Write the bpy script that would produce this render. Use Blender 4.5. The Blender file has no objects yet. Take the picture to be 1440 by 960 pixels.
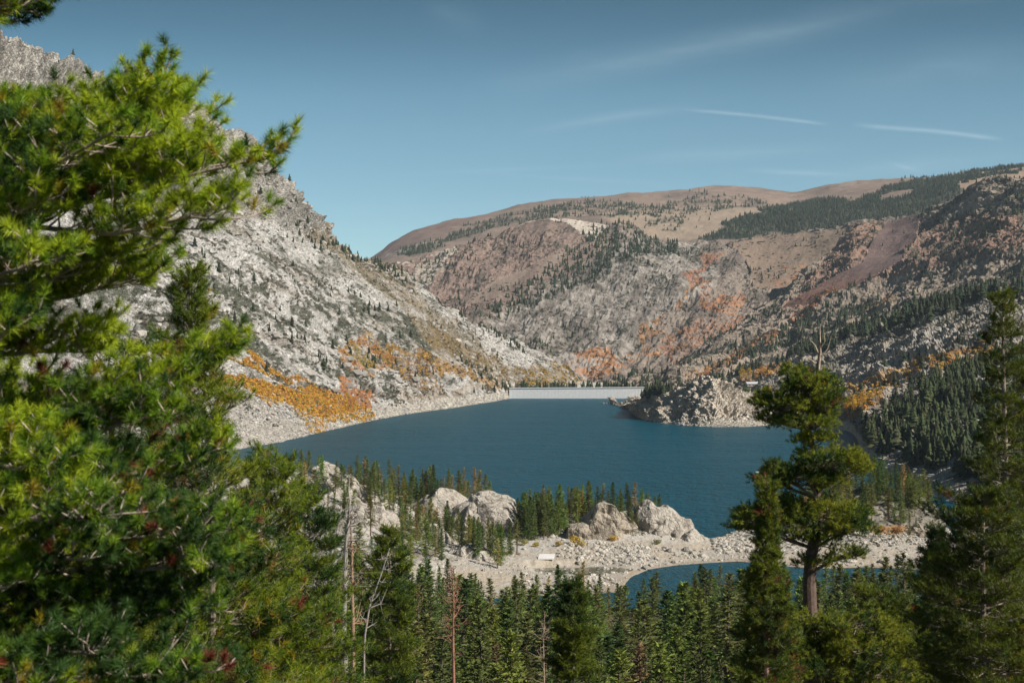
import bpy, math, random
import numpy as np

R = math.radians
sc = bpy.context.scene
COL = sc.collection
rng = np.random.default_rng(11)
random.seed(11)

# ------------------------------------------------------------------ camera, sky, sun, exposure
F, CX, CY, H = 2000.0, 720.0, 480.0, 90.0        # 50 mm lens, level, 90 m above the lake
cam = bpy.data.objects.new('camera', bpy.data.cameras.new('camera'))
COL.objects.link(cam)
cam.location = (0, 0, H)
cam.rotation_euler = (R(90), 0, 0)
cam.data.lens = 50; cam.data.sensor_width = 36
cam.data.clip_start = 0.5; cam.data.clip_end = 40000
cam.data.dof.use_dof = True
cam.data.dof.focus_distance = 900
cam.data.dof.aperture_fstop = 4.5
sc.camera = cam

SUN_EL, SUN_AZ = 37.0, 118.0                     # azimuth clockwise from +Y towards +X
w = bpy.data.worlds.new('World'); sc.world = w; w.use_nodes = True
nt = w.node_tree; N = nt.nodes; L = nt.links
bg = N['Background']
sky = N.new('ShaderNodeTexSky'); sky.sky_type = 'NISHITA'; sky.sun_disc = False
sky.sun_elevation = R(SUN_EL); sky.sun_rotation = R(SUN_AZ)
sky.altitude = 3000; sky.air_density = 1.0; sky.dust_density = 0.6; sky.ozone_density = 1.6
bg.inputs['Strength'].default_value = 0.074


def nd(tree, t, **k):
    n = tree.nodes.new(t)
    for a, b in k.items():
        if a in ('operation', 'blend_type', 'data_type', 'noise_dimensions', 'clamp', 'noise_type', 'normalize', 'feature', 'distance', 'attribute_name', 'interpolation_type', 'clamp_result', 'use_clamp'):
            setattr(n, a, b)
        else:
            n.inputs[int(a[1:]) if a[0] == 'i' and a[1:].isdigit() else a].default_value = b
    return n


def M2(tree, op, a, b=None, clamp=False):
    n = tree.nodes.new('ShaderNodeMath'); n.operation = op; n.use_clamp = clamp
    for i, v in enumerate((a, b)):
        if v is None: continue
        if isinstance(v, (int, float)): n.inputs[i].default_value = v
        else: tree.links.new(v, n.inputs[i])
    return n.outputs[0]


def mixc(tree, fac, a, b, bt='MIX'):
    n = tree.nodes.new('ShaderNodeMix'); n.data_type = 'RGBA'; n.blend_type = bt
    for i, v in ((0, fac), (6, a), (7, b)):
        if isinstance(v, (int, float)): n.inputs[i].default_value = v
        elif isinstance(v, tuple): n.inputs[i].default_value = (*v[:3], 1)
        else: tree.links.new(v, n.inputs[i])
    return n.outputs[2]


# thin cirrus and contrails: drawn in the sky's own direction space
tc = N.new('ShaderNodeTexCoord')
sep = N.new('ShaderNodeSeparateXYZ'); L.new(tc.outputs['Generated'], sep.inputs[0])
az = M2(nt, 'DIVIDE', sep.outputs[0], M2(nt, 'MAXIMUM', sep.outputs[1], 0.05))
el = M2(nt, 'DIVIDE', sep.outputs[2], M2(nt, 'MAXIMUM', sep.outputs[1], 0.05))
comb = N.new('ShaderNodeCombineXYZ'); L.new(az, comb.inputs[0]); L.new(el, comb.inputs[1])


def streak(a0, e0, a1, e1, wid, soft, strength, wob=0.004, nscale=9.0, bow=0.0):
    """a streak of thin cloud between two sky directions (tangents of azimuth and elevation)"""
    ln = math.hypot(a1 - a0, e1 - e0); dx, dy = (a1 - a0) / ln, (e1 - e0) / ln
    u = M2(nt, 'ADD', M2(nt, 'MULTIPLY', M2(nt, 'SUBTRACT', az, a0), dx), M2(nt, 'MULTIPLY', M2(nt, 'SUBTRACT', el, e0), dy))
    v = M2(nt, 'SUBTRACT', M2(nt, 'MULTIPLY', M2(nt, 'SUBTRACT', el, e0), dx), M2(nt, 'MULTIPLY', M2(nt, 'SUBTRACT', az, a0), dy))
    no = nd(nt, 'ShaderNodeTexNoise', Scale=nscale, Detail=4.0, Roughness=0.55); L.new(comb.outputs[0], no.inputs['Vector'])
    wv = M2(nt, 'MULTIPLY', M2(nt, 'SUBTRACT', no.outputs['Fac'], 0.5), wob * 2)
    t = M2(nt, 'DIVIDE', u, ln, True)
    par = M2(nt, 'MULTIPLY', M2(nt, 'MULTIPLY', t, M2(nt, 'SUBTRACT', 1.0, t)), bow * 4)
    vv = M2(nt, 'ABSOLUTE', M2(nt, 'SUBTRACT', M2(nt, 'ADD', v, wv), par))
    across = M2(nt, 'SUBTRACT', 1.0, M2(nt, 'DIVIDE', vv, wid), True)
    across = M2(nt, 'POWER', across, 1.6)
    ends = M2(nt, 'MULTIPLY', M2(nt, 'DIVIDE', u, soft, True), M2(nt, 'DIVIDE', M2(nt, 'SUBTRACT', ln, u), soft, True))
    st = nd(nt, 'ShaderNodeMapping'); st.inputs['Scale'].default_value = (10, 70, 1)
    st.inputs['Rotation'].default_value = (0, 0, -math.atan2(dy, dx))
    L.new(comb.outputs[0], st.inputs['Vector'])
    n2 = nd(nt, 'ShaderNodeTexNoise', Scale=1.0, Detail=5.0, Roughness=0.6); L.new(st.outputs[0], n2.inputs['Vector'])
    body = M2(nt, 'MULTIPLY', n2.outputs['Fac'], 1.5)
    return M2(nt, 'MULTIPLY', M2(nt, 'MULTIPLY', M2(nt, 'MULTIPLY', across, ends), body), strength * .48)


def sd(px, py): return (px - CX) / F, (CY - py) / F


clouds = None
for (p0, p1, wid, soft, stg, wob, bow) in [
    ((640, 122), (1330, -10), .018, .14, .30, .008, -.006), ((725, 188), (1000, 152), .006, .06, .34, .003, .002),
    ((960, 155), (1170, 176), .0022, .02, .75, .001, .001), ((1195, 175), (1415, 197), .0028, .02, .85, .001, .001),
    ((860, 225), (1200, 208), .008, .08, .26, .003, 0), ((1040, 240), (1200, 246), .003, .03, .45, .001, 0),
    ((1130, 120), (1560, 70), .026, .12, .24, .01, 0), ((1100, 250), (1480, 215), .012, .1, .26, .006, 0),
    ((1240, 226), (1310, 246), .003, .02, .42, .001, 0), ((590, 12), (690, 38), .014, .035, .22, .006, 0),
    ((480, 250), (900, 230), .004, .1, .14, .001, 0), ((1280, 8), (1500, -30), .012, .08, .22, .004, 0),
    ((600, 240), (1000, 262), .003, .1, .12, .001, 0)]:
    s = streak(*sd(*p0), *sd(*p1), wid, soft, stg, wob, 9.0, bow)
    clouds = s if clouds is None else M2(nt, 'ADD', clouds, s)
front = M2(nt, 'GREATER_THAN', sep.outputs[1], 0.2)
clouds = M2(nt, 'MULTIPLY', M2(nt, 'MINIMUM', clouds, 0.8), front)
graded = mixc(nt, 1.0, sky.outputs[0], (0.80, 1.07, 0.90), 'MULTIPLY')   # the photograph's teal-leaning sky
rE = N.new('ShaderNodeValToRGB'); L.new(M2(nt, 'MULTIPLY', el, 3.5, True), rE.inputs['Fac'])
cr0 = rE.color_ramp; cr0.interpolation = 'B_SPLINE'
stops = [(0.0, (1.0, .86, .92)), (.3, (.98, .84, .90)), (.6, (.70, .76, .80)), (.76, (.34, .47, .53)), (.9, (.24, .37, .43)), (1.0, (.30, .42, .48))]
cr0.elements[0].position, cr0.elements[0].color = 0.0, (*stops[0][1], 1); cr0.elements[1].position, cr0.elements[1].color = 1.0, (*stops[-1][1], 1)
for p_, c_ in stops[1:-1]:
    e_ = cr0.elements.new(p_); e_.color = (*c_, 1)
graded = mixc(nt, 1.0, graded, rE.outputs[0], 'MULTIPLY')
hs = N.new('ShaderNodeHueSaturation'); hs.inputs['Saturation'].default_value = 1.02
L.new(graded, hs.inputs['Color'])
final = mixc(nt, clouds, hs.outputs[0], (6.0, 7.4, 8.0))
L.new(final, bg.inputs['Color'])

sl = bpy.data.lights.new('sun', 'SUN'); sl.energy = 4.3; sl.angle = R(0.53); sl.color = (1.0, 0.94, 0.86)
sun = bpy.data.objects.new('sun', sl); COL.objects.link(sun)
sun.rotation_euler = (R(90 - SUN_EL), 0, R(180 - SUN_AZ))

sc.view_settings.view_transform = 'Standard'; sc.view_settings.look = 'None'
sc.view_settings.exposure = 0.75; sc.view_settings.gamma = 1.0
sc.render.engine = 'CYCLES'
cy = sc.cycles
cy.use_denoising = True
cy.max_bounces = 5; cy.diffuse_bounces = 2; cy.glossy_bounces = 2; cy.transmission_bounces = 2
cy.transparent_max_bounces = 6; cy.volume_bounces = 0

# ------------------------------------------------------------------ numeric helpers
_T = np.random.default_rng(5).random((64, 64, 64)).astype(np.float32) * 2 - 1


def vnoise(P):
    P = np.asarray(P, dtype=np.float64)
    i = np.floor(P).astype(np.int64); f = (P - i).astype(np.float32); f = f * f * f * (f * (f * 6 - 15) + 10)
    i0 = i & 63; i1 = (i + 1) & 63
    x0, y0, z0 = i0[..., 0], i0[..., 1], i0[..., 2]; x1, y1, z1 = i1[..., 0], i1[..., 1], i1[..., 2]
    fx, fy, fz = f[..., 0], f[..., 1], f[..., 2]
    a = _T[x0, y0, z0] * (1 - fx) + _T[x1, y0, z0] * fx
    b = _T[x0, y1, z0] * (1 - fx) + _T[x1, y1, z0] * fx
    c = _T[x0, y0, z1] * (1 - fx) + _T[x1, y0, z1] * fx
    d = _T[x0, y1, z1] * (1 - fx) + _T[x1, y1, z1] * fx
    return (a * (1 - fy) + b * fy) * (1 - fz) + (c * (1 - fy) + d * fy) * fz


_rot = np.array([[.80, .36, -.48], [-.60, .48, -.64], [0, .80, .60]])


def fbm(P, octv=5, gain=.5, off=0.0):
    P = np.asarray(P, float) + off * 7.31; s = 0; a = 1; t = 0
    for _ in range(octv):
        s = s + a * vnoise(P); t += a; a *= gain; P = (P @ _rot) * 2.07 + 3.17
    return s / t * 1.5


def ridged(P, octv=5, gain=.55, off=0.0):
    P = np.asarray(P, float) + off * 5.77; s = 0; a = 1; t = 0
    for _ in range(octv):
        s = s + a * (1 - 2 * np.abs(vnoise(P))); t += a; a *= gain; P = (P @ _rot) * 2.1 + 1.3
    return s / t


def inpoly(x, y, poly):
    ins = np.zeros(x.shape, bool); n = len(poly)
    for i in range(n):
        x1, y1 = poly[i]; x2, y2 = poly[(i + 1) % n]
        if y1 == y2: continue
        c = ((y1 > y) != (y2 > y)) & (x < (x2 - x1) * (y - y1) / (y2 - y1) + x1)
        ins ^= c
    return ins


def unproj(px, py, d): return np.stack([(px - CX) / F * d, d + 0 * px, H - (py - CY) / F * d], -1)


def proj(V):
    y = np.maximum(V[..., 1], 1.0)
    return CX + V[..., 0] / y * F, CY - (V[..., 2] - H) / y * F


def wd(py, z=0.0): return (H - z) * F / (np.asarray(py, float) - CY)     # distance of a point at height z seen at row py


def link(o, parent=None):
    COL.objects.link(o)
    if parent is not None: o.parent = parent
    return o


def mesh_from(name, V, Fc, mat=None, parent=None, col=None, smooth=False, fmat=None):
    """V (n,3), Fc (m,3) or (m,4) or a list of such arrays"""
    me = bpy.data.meshes.new(name)
    Fs = Fc if isinstance(Fc, list) else [Fc]
    Fs = [f for f in Fs if len(f)]
    V = np.ascontiguousarray(V, dtype=np.float32)
    me.vertices.add(len(V)); me.vertices.foreach_set('co', V.ravel())
    loops = np.concatenate([f.ravel() for f in Fs]).astype(np.int32)
    cnt = np.concatenate([np.full(len(f), f.shape[1], np.int32) for f in Fs])
    st = np.concatenate([[0], np.cumsum(cnt)[:-1]]).astype(np.int32)
    me.loops.add(len(loops)); me.loops.foreach_set('vertex_index', loops)
    me.polygons.add(len(cnt)); me.polygons.foreach_set('loop_start', st)
    try: me.polygons.foreach_set('loop_total', cnt)
    except Exception: pass
    me.polygons.foreach_set('use_smooth', np.full(len(cnt), smooth))
    me.update(calc_edges=True)
    if col is not None:
        ca = me.attributes.new('tint', 'FLOAT_COLOR', 'POINT')
        c4 = np.ones((len(V), 4), np.float32); c4[:, :3] = col
        ca.data.foreach_set('color', c4.ravel())
    if mat is not None: me.materials.append(mat)
    o = bpy.data.objects.new(name, me)
    return link(o, parent)


def tag(o, label=None, cat=None, group=None, kind=None):
    if label: o['label'] = label
    if cat: o['category'] = cat
    if group: o['group'] = group
    if kind: o['kind'] = kind
    return o


def empty(name, loc, rz=0.0):
    o = bpy.data.objects.new(name, None); o.location = loc; o.rotation_euler = (0, 0, rz); o.empty_display_size = .5
    return link(o)


class MB:
    """collects tubes, boxes and loose faces into one mesh"""
    def __init__(s): s.V = []; s.T = []; s.Q = []; s.C = []; s.n = 0

    def add(s, V, T=None, Q=None, col=(1, 1, 1)):
        V = np.asarray(V, float)
        s.V.append(V); s.C.append(np.broadcast_to(np.asarray(col, float), V.shape))
        if T is not None and len(T): s.T.append(np.asarray(T) + s.n)
        if Q is not None and len(Q): s.Q.append(np.asarray(Q) + s.n)
        s.n += len(V)

    def tube(s, pts, rad, k=5, col=(1, 1, 1)):
        pts = np.asarray(pts, float); n = len(pts)
        if np.isscalar(rad): rad = np.full(n, rad)
        t = np.gradient(pts, axis=0); t /= np.linalg.norm(t, axis=1, keepdims=True) + 1e-9
        up = np.array([0, 0, 1.]) if abs(t[:, 2]).mean() < .8 else np.array([1., 0, 0])
        a = np.cross(t, up); a /= np.linalg.norm(a, axis=1, keepdims=True) + 1e-9; b = np.cross(t, a)
        ph = np.arange(k) * 2 * np.pi / k
        V = pts[:, None] + (a[:, None] * np.cos(ph)[None, :, None] + b[:, None] * np.sin(ph)[None, :, None]) * np.asarray(rad)[:, None, None]
        i = np.arange(n - 1)[:, None] * k; j = np.arange(k)[None]; j2 = (j + 1) % k
        Q = np.stack([i + j, i + j2, i + k + j2, i + k + j], -1).reshape(-1, 4)
        s.add(V.reshape(-1, 3), Q=Q, col=col)

    def box(s, lo, hi, col=(1, 1, 1)):
        (x0, y0, z0), (x1, y1, z1) = lo, hi
        V = [(x0, y0, z0), (x1, y0, z0), (x1, y1, z0), (x0, y1, z0), (x0, y0, z1), (x1, y0, z1), (x1, y1, z1), (x0, y1, z1)]
        s.add(V, Q=[(0, 3, 2, 1), (4, 5, 6, 7), (0, 1, 5, 4), (1, 2, 6, 5), (2, 3, 7, 6), (3, 0, 4, 7)], col=col)

    def build(s, name, mat, parent=None, smooth=False):
        V = np.concatenate(s.V); C = np.concatenate(s.C)
        Fs = []
        if s.T: Fs.append(np.concatenate(s.T))
        if s.Q: Fs.append(np.concatenate(s.Q))
        return mesh_from(name, V, Fs, mat, parent, C, smooth)


# ------------------------------------------------------------------ materials
def tint_mat(name, rough=.9, fine=1.0, var=.25, bump=0.0, bdist=1.0, spec=.2, translucent=0.0, objvar=0.0, detail=6.0, tint=(1, 1, 1), crack=0.0):
    m = bpy.data.materials.new(name); m.use_nodes = True
    t = m.node_tree; b = t.nodes['Principled BSDF']
    b.inputs['Roughness'].default_value = rough; b.inputs['Specular IOR Level'].default_value = spec
    at = t.nodes.new('ShaderNodeAttribute'); at.attribute_name = 'tint'
    co = t.nodes.new('ShaderNodeTexCoord')
    c = at.outputs['Color']
    if tint != (1, 1, 1): c = mixc(t, 1.0, c, tint, 'MULTIPLY')
    if var:
        no = nd(t, 'ShaderNodeTexNoise', Scale=fine, Detail=detail, Roughness=.7); t.links.new(co.outputs['Object'], no.inputs['Vector'])
        mr = nd(t, 'ShaderNodeMapRange', i1=.3, i2=.7, i3=1 - var, i4=1 + var); t.links.new(no.outputs['Fac'], mr.inputs[0])
        vm = t.nodes.new('ShaderNodeVectorMath'); vm.operation = 'SCALE'
        t.links.new(c, vm.inputs[0]); t.links.new(mr.outputs[0], vm.inputs['Scale']); c = vm.outputs[0]
    if objvar:
        oi = t.nodes.new('ShaderNodeObjectInfo')
        h = t.nodes.new('ShaderNodeHueSaturation')
        t.links.new(c, h.inputs['Color'])
        a = nd(t, 'ShaderNodeMapRange', i1=0., i2=1., i3=.5 - .05 * objvar, i4=.5 + .035 * objvar); t.links.new(oi.outputs['Random'], a.inputs[0]); t.links.new(a.outputs[0], h.inputs['Hue'])
        wn = t.nodes.new('ShaderNodeTexWhiteNoise'); wn.noise_dimensions = '1D'; t.links.new(oi.outputs['Random'], wn.inputs['W'])
        a = nd(t, 'ShaderNodeMapRange', i1=0., i2=1., i3=1 - .35 * objvar, i4=1 + .35 * objvar); t.links.new(wn.outputs['Value'], a.inputs[0]); t.links.new(a.outputs[0], h.inputs['Value'])
        c = h.outputs[0]
    t.links.new(c, b.inputs['Base Color'])
    if bump:
        n2 = nd(t, 'ShaderNodeTexNoise', Scale=fine * .7, Detail=8.0, Roughness=.7); t.links.new(co.outputs['Object'], n2.inputs['Vector'])
        hgt = n2.outputs['Fac']
        if crack:
            vo = nd(t, 'ShaderNodeTexVoronoi', Scale=fine * crack); vo.feature = 'DISTANCE_TO_EDGE'; t.links.new(co.outputs['Object'], vo.inputs['Vector'])
            mm = M2(t, 'MINIMUM', M2(t, 'MULTIPLY', vo.outputs['Distance'], 4.0), .5)
            hgt = M2(t, 'ADD', hgt, mm)
        bp = nd(t, 'ShaderNodeBump', Strength=bump, Distance=bdist); t.links.new(hgt, bp.inputs['Height'])
        t.links.new(bp.outputs[0], b.inputs['Normal'])
    if translucent:
        tr = t.nodes.new('ShaderNodeBsdfTranslucent'); t.links.new(c, tr.inputs['Color'])
        mx = t.nodes.new('ShaderNodeMixShader'); mx.inputs[0].default_value = translucent
        t.links.new(b.outputs[0], mx.inputs[1]); t.links.new(tr.outputs[0], mx.inputs[2])
        t.links.new(mx.outputs[0], t.nodes['Material Output'].inputs['Surface'])
    return m


M_LEFT = tint_mat('granite_slope', fine=.35, var=.38, bump=.9, bdist=3.0, crack=.8)
M_FAR = tint_mat('far_hill_ground', fine=.12, var=.22, bump=.5, bdist=4.0)
M_RIGHT = tint_mat('brushy_slope', fine=.3, var=.35, bump=.8, bdist=2.5, crack=.6)
M_PEN = tint_mat('shore_ground', fine=1.1, var=.26, bump=.7, bdist=.6)
M_ROCK = tint_mat('granite', fine=1.0, var=.25, bump=.8, bdist=.7, crack=.45)
M_SOIL = tint_mat('forest_floor', fine=2.0, var=.4, bump=.6, bdist=.3)
M_CONE = tint_mat('conifer_foliage', rough=.8, var=0, translucent=.22, objvar=.75)
M_BARK = tint_mat('bark', fine=6.0, var=.4, bump=.8, bdist=.05)
M_NEEDLE = tint_mat('pine_needles', rough=.5, var=0, translucent=.36, spec=.35)
M_STUFF = tint_mat('distant_foliage', rough=.9, var=0, translucent=.1)
M_CONC = tint_mat('concrete', fine=.4, var=.1, bump=.2, bdist=.2)
M_PAINT = tint_mat('painted_hull', rough=.4, var=0, spec=.5)

# ------------------------------------------------------------------ terrain sheets
def curve(pts):
    a = np.array(pts, float); return a


def sheet(px, curves, rows, smooth_rows=9):
    """loft: curves = list of arrays [(px, py, d)] or callables; returns grid (rows, cols, 3)"""
    K = []
    for c in curves:
        c = np.array(c, float)
        K.append(unproj(px, np.interp(px, c[:, 0], c[:, 1]), np.interp(px, c[:, 0], c[:, 2])))
    G = []
    for k in range(len(K) - 1):
        n = rows[k]
        t = np.linspace(0, 1, n, endpoint=False)[:, None, None]
        G.append(K[k][None] * (1 - t) + K[k + 1][None] * t)
    G.append(K[-1][None])
    G = np.concatenate(G)
    if smooth_rows:
        k = smooth_rows; pad = np.concatenate([np.repeat(G[:1], k, 0), G, np.repeat(G[-1:], k, 0)])
        cs = np.cumsum(np.concatenate([np.zeros((1,) + G.shape[1:]), pad]), 0)
        G2 = (cs[2 * k + 1:] - cs[:-2 * k - 1]) / (2 * k + 1)
        G = G2[:len(G)]
        kk = 7; pad = np.concatenate([np.repeat(G[:, :1], kk, 1), G, np.repeat(G[:, -1:], kk, 1)], 1)
        cs = np.cumsum(np.concatenate([np.zeros((G.shape[0], 1, 3)), pad], 1), 1)
        G = (cs[:, 2 * kk + 1:] - cs[:, :-2 * kk - 1]) / (2 * kk + 1)
        G = G[:, :len(px)]
    return G


def normals(G):
    dv = np.gradient(G, axis=0); du = np.gradient(G, axis=1)
    n = np.cross(du, dv); n /= np.linalg.norm(n, axis=-1, keepdims=True) + 1e-9
    return n * np.sign(n[..., 2:3] + 1e-9)


def grid_faces(nr, nc):
    i = np.arange(nr - 1)[:, None] * nc; j = np.arange(nc - 1)[None]
    return np.stack([i + j, i + j + 1, i + nc + j + 1, i + nc + j], -1).reshape(-1, 4)


def mix(a, b, m):
    m = np.asarray(m, float)
    if m.ndim < np.asarray(a).ndim: m = m[..., None]
    return a * (1 - m) + np.asarray(b, float) * m


def smst(x, a, b):
    t = np.clip((x - a) / (b - a), 0, 1); return t * t * (3 - 2 * t)


def terrain(name, G, col, mat):
    o = mesh_from(name, G.reshape(-1, 3), grid_faces(*G.shape[:2]), mat, None, col.reshape(-1, 3), False)
    return tag(o, kind='structure')


C = lambda *v: np.array(v, float)
ROCKL, ROCKM, ROCKD = C(.455, .43, .395), C(.30, .28, .25), C(.13, .12, .105)
SHRUB = C(.050, .052, .034); GREYBR = C(.16, .135, .105); TAN = C(.30, .225, .15)
ORANGE, YELL, REDOR = C(.48, .20, .04), C(.46, .29, .05), C(.33, .13, .065)
REDR = C(.21, .115, .085); PURP = C(.165, .115, .098); SAND = C(.36, .305, .235)


def warp(G, amp, scale, off=0.):
    px, py = proj(G)
    a = fbm(G * scale, 4, .6, off) * amp; b = fbm(G * scale, 4, .6, off + 3) * amp
    return px + a, py + b


# ---- left mountain -------------------------------------------------
pxL = np.arange(-260, 850, 1.25)
shoreL = [(-300, 700), (0, 672), (200, 648), (330, 632), (400, 620), (440, 610), (480, 601), (560, 584), (640, 573), (700, 563.5), (722, 559)]
sh = [(p, y, wd(y)) for p, y in shoreL] + [(760, 556, 2380), (815, 552, 2550), (860, 550, 2700)]
under = [(p, CY + (H + 8) * F / (d - 40), d - 40) for p, y, d in sh]
band = [(p, CY + (H - 11) * F / (d + 30), d + 30) for p, y, d in sh]
ridge = [(-300, -60, 1500), (-60, 10, 1650), (0, 42, 1700), (60, 64, 1750), (100, 76, 1780), (125, 94, 1800), (150, 100, 1820), (178, 96, 1840), (202, 86, 1850), (215, 90, 1870), (235, 112, 1890),
         (262, 132, 1910), (300, 164, 1960), (345, 198, 2010), (372, 232, 2050), (400, 254, 2090), (430, 278, 2130), (450, 300, 2160), (468, 328, 2200), (500, 352, 2270),
         (530, 362, 2330), (575, 378, 2400), (620, 410, 2470), (680, 452, 2560), (740, 492, 2650), (790, 518, 2740), (822, 536, 2800), (860, 550, 2850)]
cliffb = [(-300, 130, 1400), (0, 230, 1570), (120, 262, 1650), (240, 296, 1740), (330, 280, 1880), (400, 312, 1990), (450, 338, 2080), (470, 342, 2130), (530, 376, 2270), (620, 422, 2410), (740, 500, 2600), (822, 540, 2740), (860, 551, 2800)]
mid = [(-300, 480, 1150), (0, 470, 1200), (240, 450, 1400), (330, 450, 1500), (400, 455, 1600), (470, 455, 1740), (530, 470, 1860), (620, 500, 2080), (700, 522, 2350), (760, 532, 2520), (822, 545, 2650), (860, 551, 2750)]
back = [(p, y + 60, d + 500) for p, y, d in ridge]
G = sheet(pxL, [under, sh, band, mid, cliffb, ridge, back], [8, 22, 170, 170, 130, 16], 5)
nrm = normals(G)
z0 = G[..., 2].copy()
px0, py0 = proj(G)
land = smst(z0, 1.0, 30)
top = smst(py0 + 0 * z0, 0, 1)
cl = np.interp(px0.ravel(), [c[0] for c in cliffb], [c[1] for c in cliffb]).reshape(px0.shape)
clm = smst(cl - py0, -6, 14) * (px0 < 520)
# ribs and gullies running down the slope
ang = R(26); ua = (px0 * math.cos(ang) + py0 * math.sin(ang)); ub = (-px0 * math.sin(ang) + py0 * math.cos(ang))
rib = ridged(np.stack([ua / 260, ub / 34, 0 * ua], -1), 4, .55)
big = fbm(G / 190., 3)
crag = ridged(G * C(1, 1, .45) / 60., 5, .55)
finer = ridged(G / 15., 4, .6)
blk = fbm(G / 5.5, 3, .6)
disp = land * (big * 14 + (rib - .3) * 14 + (crag - .35) * (5 + 9 * clm) + (finer - .3) * (2.2 + 1.5 * clm) + blk * 1.0)
cols = ridged(np.stack([px0 / 13 + .15 * crag, py0 / 90, 0 * px0], -1), 4, .6)
disp += clm * (cols - .3) * 14
G = G + nrm * disp[..., None] * C(1, 1, .9)
G[..., 2] = np.where(z0 < 14, G[..., 2] + fbm(G / 9., 4, .6) * .9 * smst(z0, -3, 2), G[..., 2])
px, py = proj(G)
wx, wy = warp(G, 13, 1 / 45.)
n1 = fbm(G / 28., 5, .65, 1.); n2 = fbm(np.stack([ua / 120, ub / 14, 0 * ua], -1), 5, .6, 2.); n3 = fbm(G / 9., 4, .7, 4.)
n4 = fbm(np.stack([ua / 60, ub / 20, 0 * ua + 3], -1), 4, .6, 6.)
col = mix(np.broadcast_to(ROCKL, G.shape), ROCKM, smst(n1 * .5 + .9 * n4, -.35, .45) * .9)
col = mix(col, C(.27, .235, .19), smst(n2 + n4 * .7, .15, .65) * .4)
col = mix(col, C(.40, .35, .28), smst(n2 + .2 * n3, .15, .6) * .45)
shrubz = inpoly(wx, wy, [(120, 300), (330, 340), (470, 400), (560, 440), (640, 475), (720, 520), (560, 560), (460, 560), (330, 560), (150, 560)])
sm = smst(n3 * .75 + n1 * .5 + n2 * .35, .10, .38)
col = mix(col, SHRUB * 1.5, smst(n3 * .75 + n1 * .5 + n4 * .5 + .22 * shrubz, .08, .4) * np.where(shrubz, .92, .62) * (1 - clm))
s2 = smst(n2 * 1.1 + n3 * .35, .42, .6)
col = mix(col, GREYBR * .8, s2 * .55 * (1 - clm))
# warmer cliff rock
col = mix(col, mix(np.broadcast_to(C(.40, .37, .325), G.shape), C(.25, .225, .195), smst(n3 + n1, -.1, .7)), clm * .9)
for poly, cc, a in [
    ([(440, 540), (300, 500), (345, 505), (420, 530), (520, 575), (535, 590), (440, 603), (400, 575), (340, 552), (200, 520)], ORANGE, 1.15),
    ([(468, 530), (500, 528), (525, 555), (530, 580), (480, 578)], mix(ORANGE, REDOR, .4), 1.0),
    ([(475, 500), (505, 470), (560, 490), (555, 520), (520, 525), (490, 515)], ORANGE * .8, .8),
    ([(505, 462), (525, 462), (560, 488), (600, 500), (560, 502)], mix(YELL, ORANGE, .4) * .8, .8),
    ([(585, 485), (620, 500), (660, 525), (700, 530), (720, 545), (690, 545), (640, 530), (590, 505)], mix(YELL, ORANGE, .5) * .75, .85),
    ([(560, 500), (600, 510), (630, 550), (600, 548), (560, 530)], mix(GREYBR, ORANGE, .35), .8),
    ([(480, 300), (620, 440), (740, 530), (700, 530), (600, 470), (520, 400), (430, 330)], C(.22, .165, .085), .7),
    ([(560, 440), (640, 470), (730, 520), (760, 540), (700, 535), (620, 500)], C(.25, .17, .07), .75),
    ([(730, 520), (800, 510), (830, 545), (740, 548)], mix(YELL, GREYBR, .35) * .7, .8),
    ([(560, 555), (700, 540), (700, 552), (600, 566), (560, 570)], C(.28, .19, .09), .6),
    ([(495, 485), (540, 505), (560, 515), (525, 512), (490, 498)], C(.19, .19, .05), .8)]:
    m = inpoly(wx, wy, poly)
    br = smst(n3 * .8 + n1 * .5, -1.2 + (1 - a) * .9, .1)
    col = mix(col, cc * (0.8 + .35 * n3[..., None]), m * np.clip(br * a, 0, 1) * .95)
LGOLD = np.any([inpoly(wx, wy, q) for q in ([(505, 462), (525, 462), (560, 488), (600, 500), (560, 502)], [(585, 485), (620, 500), (660, 525), (700, 530), (720, 545), (690, 545), (640, 530), (590, 505)], [(475, 500), (505, 470), (560, 490), (555, 520), (520, 525), (490, 515)], [(730, 525), (800, 515), (825, 545), (740, 548)], [(560, 500), (600, 510), (630, 550), (600, 548), (560, 530)])], 0) & (n3 + n1 > -.1)
LORANGE = inpoly(wx, wy, [(440, 540), (300, 500), (345, 505), (420, 530), (520, 575), (535, 590), (440, 603), (400, 575), (340, 552), (200, 520)])
# talus fan and bathtub ring
tal = inpoly(wx, wy, [(330, 545), (360, 552), (420, 575), (470, 600), (400, 622), (200, 640), (200, 560)])
col = mix(col, C(.42, .40, .37) * (1 + .3 * n3[..., None]), tal * .95)
ring = (z0 < 11.5 + n1 * 2)
col = mix(col, C(.44, .40, .34) * (1 + .22 * n3[..., None]), ring * .93)
col = mix(col, C(.30, .26, .2), (z0 < 1.2) * .7)
col = np.clip(col, .012, .62)
LM = dict(gold=LGOLD, G=G, px=px, py=py, n1=n1, n3=n3, or_=LORANGE & (n3 > -.35), land=land, clm=clm, n2=n2)
n5 = fbm(G / 3.5, 3, .7, 12.)
col = np.clip(col * (1 + .5 * n5[..., None]), .03, .6)
colsn = ridged(np.stack([px / 9, py / 60, 0 * px], -1), 4, .6)
col = mix(col * 1.08, col * .72, clm * smst(colsn, .5, .1))  # grooves between cliff columns darkened: their shadow is painted into the rock colour
terrain('granite_mountain', G, col, M_LEFT)

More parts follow.
